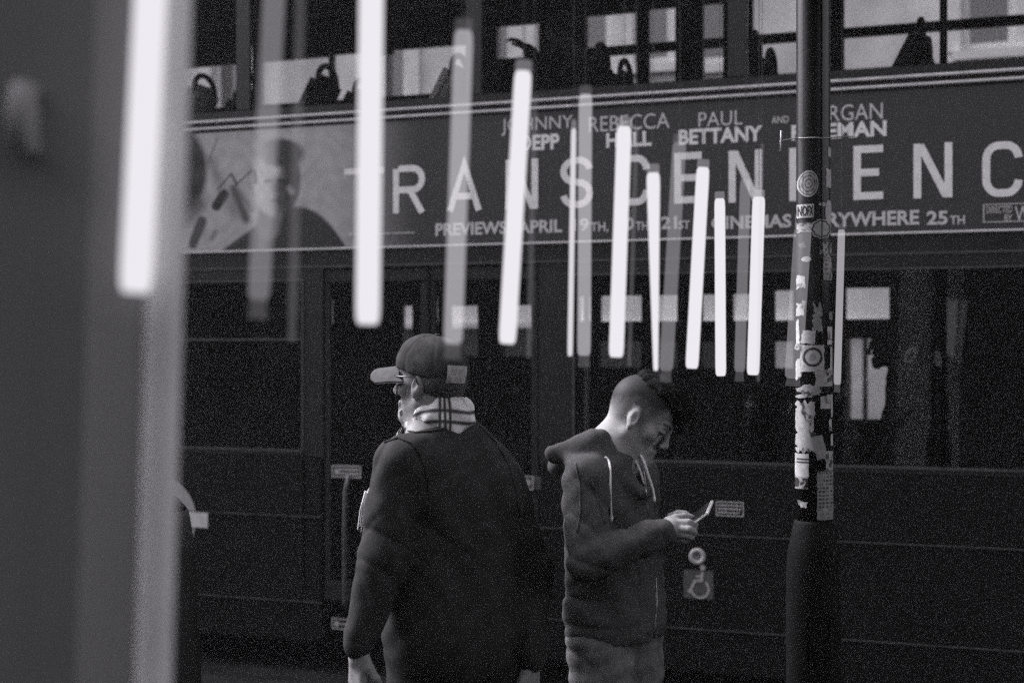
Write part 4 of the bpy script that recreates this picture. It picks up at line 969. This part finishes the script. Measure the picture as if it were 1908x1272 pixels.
# ================================================================== YOUNG MAN WITH A PHONE
root2 = empty('person', (.33, 4.27, 0), label='young man in a grey hoodie with shaved sides, looking down at a phone', cat='person')
o2 = np.array((.33, 4.27, 0)); Y2 = 4.27
fd = Vector((.80, -.60, 0)); ld = Vector((.60, .80, 0))
hc2 = W(1193, 773, Y2); ph = R(33)
HT2 = frame(hc2, (math.cos(ph) * .975, -math.cos(ph) * .22, -math.sin(ph)), (math.sin(ph), -.06, math.cos(ph)))
nb2 = W(1135, 850, Y2 + .02); s2R, s2L = W(1092, 893, 4.13), W(1188, 890, 4.44)
e2R, w2R = W(1098, 1042, 4.06), W(1236, 992, 4.05); e2L, w2L = W(1190, 1050, 4.50), W(1246, 985, 4.24)
hip2 = Vector((.305, 4.30, .93))
G = Field((.02, 3.85, -.01), (.66, 4.75, 1.76), .0040)
head_prims(G, HT2, nose=.78)
G.cone(HT2 @ Vector((-.030, 0, -.030)), nb2, .053, .060, k=.03)
G.cone(nb2, hip2 + Vector((0, 0, .25)), .08, .10, k=.06); G.cone(hip2 + Vector((0, -.04, .2)), hip2 + Vector((0, .04, 0)), .09, .10, k=.05)
for a, b, cc in ((s2R, e2R, w2R), (s2L, e2L, w2L)):
    G.cone(nb2, a, .05, .05, k=.05); G.cone(a, b, .040, .033, k=.02); G.cone(b, cc, .033, .025, k=.02)
hips2 = (hip2 + ld * -.088, hip2 + ld * .088)
for hp in hips2:
    kn = hp + fd * .03 + Vector((0, 0, -.45)); G.cone(hp, kn, .08, .052, k=.04); G.cone(kn, kn + Vector((0, 0, -.40)), .052, .036, k=.02); G.cone(kn + Vector((0, 0, -.42)), kn + fd * .12 + Vector((0, 0, -.445)), .034, .03, k=.02)
# hands: the near one palm up with its fingers closed under the phone and the thumb along it, the far one behind
def digit(pts, r, k=.0035):
    P = [W(*q) for q in pts]
    for i in range(len(P) - 1): G.cone(P[i], P[i + 1], r[i], r[i + 1], k=k)
G.cone(w2R, W(1252, 984, 4.055), .025, .026, k=.02); G.cone(W(1252, 978, 4.065), W(1264, 979, 4.065), .021, .017, k=.014); G.cone(W(1252, 990, 4.06), W(1262, 993, 4.065), .021, .017, k=.014)
digit([(1262, 974, 4.058), (1283, 973, 4.046), (1295, 977, 4.066), (1294, 984, 4.085)], [.0125, .0108, .0098, .0085])
digit([(1264, 985, 4.046), (1284, 986, 4.034), (1293, 990, 4.056), (1290, 996, 4.078)], [.0122, .0106, .0096, .0082])
digit([(1262, 994, 4.050), (1280, 997, 4.040), (1288, 1000, 4.060), (1285, 1004, 4.082)], [.0115, .0098, .0090, .0078])
digit([(1256, 1001, 4.062), (1271, 1005, 4.056), (1278, 1007, 4.074), (1276, 1010, 4.092)], [.0105, .0086, .0078, .0068])
digit([(1246, 972, 4.07), (1260, 965, 4.075), (1275, 962, 4.085), (1291, 964, 4.095)], [.017, .0125, .0108, .0085])
G.cone(w2L, W(1262, 972, 4.19), .025, .024, k=.02); G.cone(W(1258, 980, 4.19), W(1266, 984, 4.18), .02, .016, k=.014)
digit([(1252, 964, 4.17), (1264, 957, 4.15), (1276, 957, 4.14), (1288, 963, 4.13)], [.016, .0118, .0102, .0082])
for q, (yy, dx) in enumerate(((972, 0), (981, 0), (989, -3), (996, -7))): digit([(1266 + dx, yy, 4.185), (1284 + dx, yy, 4.175), (1291 + dx, yy + 3, 4.15), (1288 + dx, yy + 6, 4.135)], [.0115 - .001 * q, .0102 - .0008 * q, .0092 - .0006 * q, .008])
V, Q = G.mesh()
Hi = np.array(HT2.inverted()); L = V @ Hi[:3, :3].T + Hi[:3, 3]; hd = (np.abs(L) < .15).all(1)
c = np.full(len(V), .30)
ang = L[:, 2] - (.020 + .0 * L[:, 0]) + np.clip(-.03 - L[:, 0], 0, .1) * .75
st_ = np.clip((ang + .040 + .005 * RNG.normal(0, 1, len(V))) / .075, 0, 1) * np.clip((.084 - L[:, 0] - .45 * np.clip(.075 - L[:, 2], 0, 1) + .003 * RNG.normal(0, 1, len(V))) / .022, 0, 1) * hd * (np.abs(L[:, 1]) < .085) * np.clip((L[:, 2] + .045) / .02, 0, 1)
earm = hd & (np.abs(L[:, 1]) > .0735) & (L[:, 2] < .022) & (np.abs(L[:, 0]) < .03)
st_[earm] = 0; c = c * (1 - st_) + (.028 + .010 * np.sin(V[:, 0] * 700) * np.sin(V[:, 2] * 650)) * st_
c[hd & (L[:, 0] > .075) & (np.abs(np.abs(L[:, 1]) - .034) < .019) & (np.abs(L[:, 2] - .0185) < .0045)] = .05
c[hd & (L[:, 0] > .076) & (np.abs(np.abs(L[:, 1]) - .033) < .015) & (np.abs(L[:, 2] + .010) < .0028)] = .06
c[hd & (L[:, 0] > .08) & (np.abs(L[:, 1]) < .022) & (np.abs(L[:, 2] + .076) < .009)] = .25
mesh_np('body', V - o2, Q, 'skin', root2, True, c)
TI2 = np.array(HT2.inverted())
def lc2(X, Y, Z, i): return TI2[i, 0] * X + TI2[i, 1] * Y + TI2[i, 2] * Z + TI2[i, 3]
# hair on top, swept forward
G = Field(np.array(hc2) - (.17, .16, .10), np.array(hc2) + (.20, .16, .17), .0035)
G.ell((.020, -.004, .094), (.092, .058, .040), T=HT2, k=.01, rot=(0, .12, 0)); G.ell((.080, .012, .078), (.038, .052, .036), T=HT2, k=.02, rot=(0, .6, 0)); G.ell((.098, .034, .056), (.020, .036, .034), T=HT2, k=.015, rot=(0, .9, 0))
G.disp(lambda X, Y, Z: .0035 * np.sin(260 * lc2(X, Y, Z, 1) + 3 * np.sin(45 * lc2(X, Y, Z, 0))) + .0015 * np.sin(600 * lc2(X, Y, Z, 1) + 9 * lc2(X, Y, Z, 0)))
V, Q = G.mesh(); hair = mesh_np('hair', V - o2, Q, 'hair_dark', root2)
mb = MB()
for i in range(220):
    y = random.uniform(-.062, .058); x = random.uniform(-.03, .10); z = .126 - (x - .02) ** 2 * 4 - (y - .01) ** 2 * 6
    a = Vector((x, y, z)); d = Vector((.030, .006 * random.uniform(-1, 1), .010 - .10 * max(0, x - .03))) ; b = a + d; cc = b + Vector((.022, random.uniform(-.008, .012), -.018 - random.uniform(0, .026)))
    mb.tube([HT2 @ a, HT2 @ b, HT2 @ cc], [.0017, .0013, .0004], 5, False)
for i in range(140):
    y = random.uniform(-.020, .060); a = Vector((.088 + random.uniform(-.012, .010), y, .088 - abs(y) * .3)); b = a + Vector((.020, random.uniform(-.005, .008), -.020)); cc = b + Vector((.010 + random.uniform(-.006, .006), random.uniform(-.004, .008), -.030 - random.uniform(0, .022)))
    mb.tube([HT2 @ a, HT2 @ b, HT2 @ cc], [.0018, .0014, .0004], 5, False)
mb.build('strands', 'hair_dark', hair, True, off=o2)
# hoodie
G = Field((-.02, 3.82, .82), (.66, 4.72, 1.60), .0055)
T2 = lambda z, c0=(.305, 4.30): frame(Vector((c0[0], c0[1], z)), fd, (0, 0, 1))
G.ell((.0, 0, 0), (.118, .180, .23), T=T2(1.27, (.292, 4.29)), k=.03); G.ell((.006, 0, 0), (.132, .176, .22), T=T2(1.06), k=.06); G.ell((.008, 0, 0), (.142, .188, .13), T=T2(.935), k=.05)
for a in (s2R, s2L): G.cone(nb2 + Vector((-.01, 0, -.055)), a + Vector((0, 0, .008)), .075, .060, k=.05)
for a, b, cc in ((s2R, e2R, w2R), (s2L, e2L, w2L)):
    G.cone(a, b, .066, .061, k=.03); G.cone(b, cc + (b - cc) * .16, .060, .047, k=.022); G.cone(cc + (b - cc) * .16, cc, .040, .038, k=.008)
# hood lying on the back and standing round the neck
bk = -fd
hd0 = nb2 + bk * .075 + Vector((0, 0, -.015))
G.ell((0, 0, 0), (.078, .128, .050), T=frame(hd0 + bk * .030 + Vector((0, 0, -.012)), (bk + Vector((0, 0, -.22))).normalized(), (0, 0, 1)), k=.02)
G.cone(hd0 + ld * .09 + bk * .02, hd0 - ld * .09 + bk * .02, .040, .040, k=.03); G.cone(W(1032, 846, 4.18), W(1105, 822, 4.22), .026, .036, k=.05)
for s in (1, -1):
    G.cone(nb2 + bk * .07 + ld * s * .05 + Vector((0, 0, .01)), nb2 + ld * s * .085 + fd * .03 + Vector((0, 0, -.02)), .032, .030, k=.02)
    G.cone(nb2 + ld * s * .085 + fd * .03 + Vector((0, 0, -.02)), nb2 + fd * .125 + ld * s * .02 + Vector((0, 0, -.10)), .030, .018, k=.02)
nk = HT2 @ Vector((-.03, 0, -.03))
dn = (nb2 - nk).normalized()
G.cone(nk + dn * -.02, nb2 + Vector((.012, 0, -.03)), .075, .062, k=.012, op='s')
G.cone(nb2 + fd * .05 + Vector((0, 0, .02)), nb2 + fd * .105 + Vector((0, 0, -.09)), .045, .010, k=.015, op='s')
G.fn(lambda X, Y, Z: (.878 + .006 * np.sin(20 * X)) - Z + 0 * Y, k=.012)
ca, cb, cc_ = creases(71, .010, 34, (.9, .1, .35)), creases(72, .007, 26, (.5, .1, .8)), creases(73, .005, 40, (.45, 0, .9))
fa, fb, fc = folds(31, .0055, 38, (.65, .2, .65)), folds(33, .0034, 70, (-.5, .1, .8)), folds(35, .0065, 50, (1, .1, .25))
def dd(X, Y, Z):
    el = np.clip((.17 - np.sqrt((X - e2R.x - .03) ** 2 + (Z - e2R.z) ** 2)) / .17, 0, 1); lo = np.clip((1.12 - Z) / .15, 0, 1) * np.clip((Z - .91) / .05, 0, 1)
    rib = .0012 * np.sin(X * 900) * (Z < .935)
    return fa(X, Y, Z) * .6 + fb(X, Y, Z) * .6 + el * fc(X, Y, Z) * .6 + ca(X, Y, Z) * (.5 + el) + cb(X, Y, Z) + cc_(X, Y, Z) * .35 + lo * folds(37, .0018, 60, (.3, 0, .9))(X, Y, Z) + rib + .0025 * np.exp(-((Z - .940) / .008) ** 2)
G.disp(dd)
V, Q = G.mesh(); hoo = mesh_np('hoodie', V - o2, Q, 'hoodie', root2)
# zip and drawstrings lying on the chest
def path_tube(name, pts, r, m, parent, oo, seg=8, knot=0):
    P = [Vector(p) for p in pts]; out = []
    for i in range(len(P) - 1):
        for t in (0, .33, .66):
            p0, p1, p2, p3 = P[max(i - 1, 0)], P[i], P[i + 1], P[min(i + 2, len(P) - 1)]
            out.append(.5 * ((2 * p1) + (p2 - p0) * t + (2 * p0 - 5 * p1 + 4 * p2 - p3) * t * t + (3 * p1 - p0 - 3 * p2 + p3) * t ** 3))
    out.append(P[-1]); rr = [r] * len(out)
    mb = MB().tube(out, rr, seg)
    if knot: mb.tube([P[-1] + Vector((0, 0, .006)), P[-1], P[-1] - Vector((0, 0, .005)), P[-1] - Vector((0, 0, .011))], [r, knot, knot * .8, r * .9], 8)
    return mb.build(name, m, parent, True, off=oo)
hh = on_cloth(V, Q, o2)
def on_h(pts, lift): return [hh(x, y, lift) for x, y in pts]
path_tube('drawstring', on_h([(1127, 851), (1134, 858), (1137, 875), (1137, 910), (1138, 945), (1139, 964)], .004), .0036, 'string', hoo, o2, knot=.0062)
Yr = hh(1214, 905).y
path_tube('drawstring', [W(1184, 845, Yr + .012), W(1194, 849, Yr - .004), W(1201, 862, Yr - .010), W(1208, 885, Yr - .010), W(1216, 910, Yr - .006), W(1219, 928, Yr - .004)], .0038, 'string', hoo, o2, knot=.0054)
path_tube('drawstring', [W(1174, 842, Yr + .012), W(1184, 857, Yr - .002), W(1194, 880, Yr - .006), W(1200, 902, Yr - .004)], .0032, 'string', hoo, o2)
seam_line('zip', hh, [(1197, 862), (1203, 900), (1206, 945), (1210, 960)], .0024, 'steel', hoo, o2)
seam_line('zip', hh, [(1222, 1075), (1224, 1120), (1220, 1170), (1221, 1186)], .0024, 'steel', hoo, o2)
for ps in ([(1072, 862), (1080, 900), (1082, 950), (1075, 990)], [(1105, 900), (1118, 940), (1128, 975)]): seam_line('seam', hh, ps, .0030, 'hoodie', hoo, o2)
# trousers
G = Field((.0, 3.9, .02), (.62, 4.7, 1.0), .0065)
for hp in hips2:
    kn = hp + fd * .035 + Vector((0, 0, -.45)); G.cone(hp - Vector((0, 0, .05)) + fd * .008, kn, .100, .080, k=.035); G.cone(kn, kn + Vector((0, 0, -.40)), .085, .070, k=.03)
ff = folds(41, .0055, 34, (.55, .0, .85)); fg = folds(43, .0035, 60, (-.4, .0, .9))
ch = creases(75, .008, 30, (.6, 0, .8)); G.disp(lambda X, Y, Z: ff(X, Y, Z) * .6 + fg(X, Y, Z) + ch(X, Y, Z)); G.fn(lambda X, Y, Z: .045 - Z + 0 * X + 0 * Y, k=.01)
V, Q = G.mesh(); mesh_np('trousers', V - o2, Q, 'trousers', root2)
for hp in hips2: shoe((hp.x + .03, hp.y - .02, 0), fd, root2, o2)
# phone held in both hands
pa, pb = W(1277, 978, 4.12), W(1316, 950, 4.06)
PT = frame((pa + pb) / 2, pb - pa, (-.45, -.35, .82))
phn = MB().box(-.066, .066, -.033, .033, -.0045, .0045, .003).build('phone', 'phone_edge'); phn.matrix_world = PT
tag(phn, 'slim phone held in the young man\'s hands', 'phone')
MB().box(-.060, .060, -.029, .029, .0046, .0052).build('screen', 'black_gloss', phn)

# ================================================================== PASSENGERS INSIDE THE BUS
def passenger(px, py, ly, scale_, lab, face, arm=None):
    xx, zz = B(px, py, ly); c = busw(xx, ly, zz); base = Vector((c.x, c.y, zz - 1.0)); rt = empty('person', base, label=lab, cat='person'); ob = np.array(base)
    G = Field(np.array(c) - (.42, .42, .85), np.array(c) + (.42, .42, .20), .009); f3 = Vector(face).normalized(); l3 = Vector((-f3.y, f3.x, 0))
    T = frame(c, (f3.x, f3.y, -.08), (0, 0, 1)); head_prims(G, T); nbp = c - f3 * .085 + Vector((0, 0, -.20)); G.cone(T @ Vector((-.035, 0, -.04)), nbp, .052, .056, k=.02)
    G.cone(nbp, nbp + Vector((0, 0, -.45)), .10, .12, k=.05); sp_ = []
    for s in (1, -1):
        shp = nbp + l3 * s * .18 + Vector((0, 0, -.05)); elp = shp + f3 * .08 + Vector((0, 0, -.28)); wp = elp + f3 * .22 + Vector((0, 0, .02))
        if arm is not None and s == arm[0]: wp = arm[1]; elp = (shp + wp) / 2 + Vector((0, 0, -.10)) + f3 * .05
        G.cone(nbp, shp, .06, .05, k=.05); G.cone(shp, elp, .045, .038, k=.02); G.cone(elp, wp, .036, .027, k=.02); sp_.append((shp, elp, wp))
        up = arm is not None and s == arm[0]
        hand_prims(G, frame(wp, (f3 * .6 + Vector((0, 0, .5))) if up else f3, -f3 if up else (0, 0, 1)), s, [(.3, .5, .4)] * 4)
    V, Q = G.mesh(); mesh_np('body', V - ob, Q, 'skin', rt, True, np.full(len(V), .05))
    G = Field(np.array(c) - (.42, .42, .85), np.array(c) + (.42, .42, .0), .010); G.ell((0, 0, 0), (.12, .2, .28), T=frame(nbp + Vector((0, 0, -.28)), f3, (0, 0, 1)), k=.03)
    for shp, elp, wp in sp_: G.cone(nbp + Vector((0, 0, -.03)), shp, .085, .075, k=.05); G.cone(shp, elp, .07, .06, k=.03); G.cone(elp, elp.lerp(wp, .85), .058, .045, k=.02)
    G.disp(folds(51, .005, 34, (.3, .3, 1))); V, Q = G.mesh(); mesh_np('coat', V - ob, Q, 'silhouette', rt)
    G = Field(np.array(c) - (.16, .16, .10), np.array(c) + (.16, .16, .18), .006); G.ell((-.016, 0, .044), (.100, .083, .085), T=T, k=.01); G.ell((-.05, 0, .0), (.065, .078, .07), T=T, k=.03)
    V, Q = G.mesh(); mesh_np('hair', V - ob, Q, 'hair_dark', rt)
fl = (-CT, ST, 0)
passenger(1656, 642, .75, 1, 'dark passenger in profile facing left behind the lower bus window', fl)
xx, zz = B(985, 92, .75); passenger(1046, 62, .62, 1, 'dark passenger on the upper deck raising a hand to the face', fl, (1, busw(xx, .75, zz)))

# ================================================================== DARK BIN AT THE LEFT
kb = F / 3.6; bc = W(250, 1000, 3.6)
bn = empty('litter_bin', (bc.x, 3.6, 0), label='dark rounded bin half hidden by the grey column, before the ring emblem', cat='bin')
zt_ = CZ + (HY - 950) / kb; r1 = (349 - 250) / kb; r2 = (373 - 250) / kb
MB().lathe((0, 0, 0), [(r2, 0), (r2 * 1.0, zt_ - .42), (r1 * 1.13, zt_ - .10), (r1, zt_)], 36).build('body', 'black_plastic', bn, True)
MB().lathe((0, 0, 0), [(r1 * .98, zt_ + .0005), (r1 * .80, zt_ + .03), (r1 * .3, zt_ + .06)], 36).build('lid', 'black_plastic', bn, True)
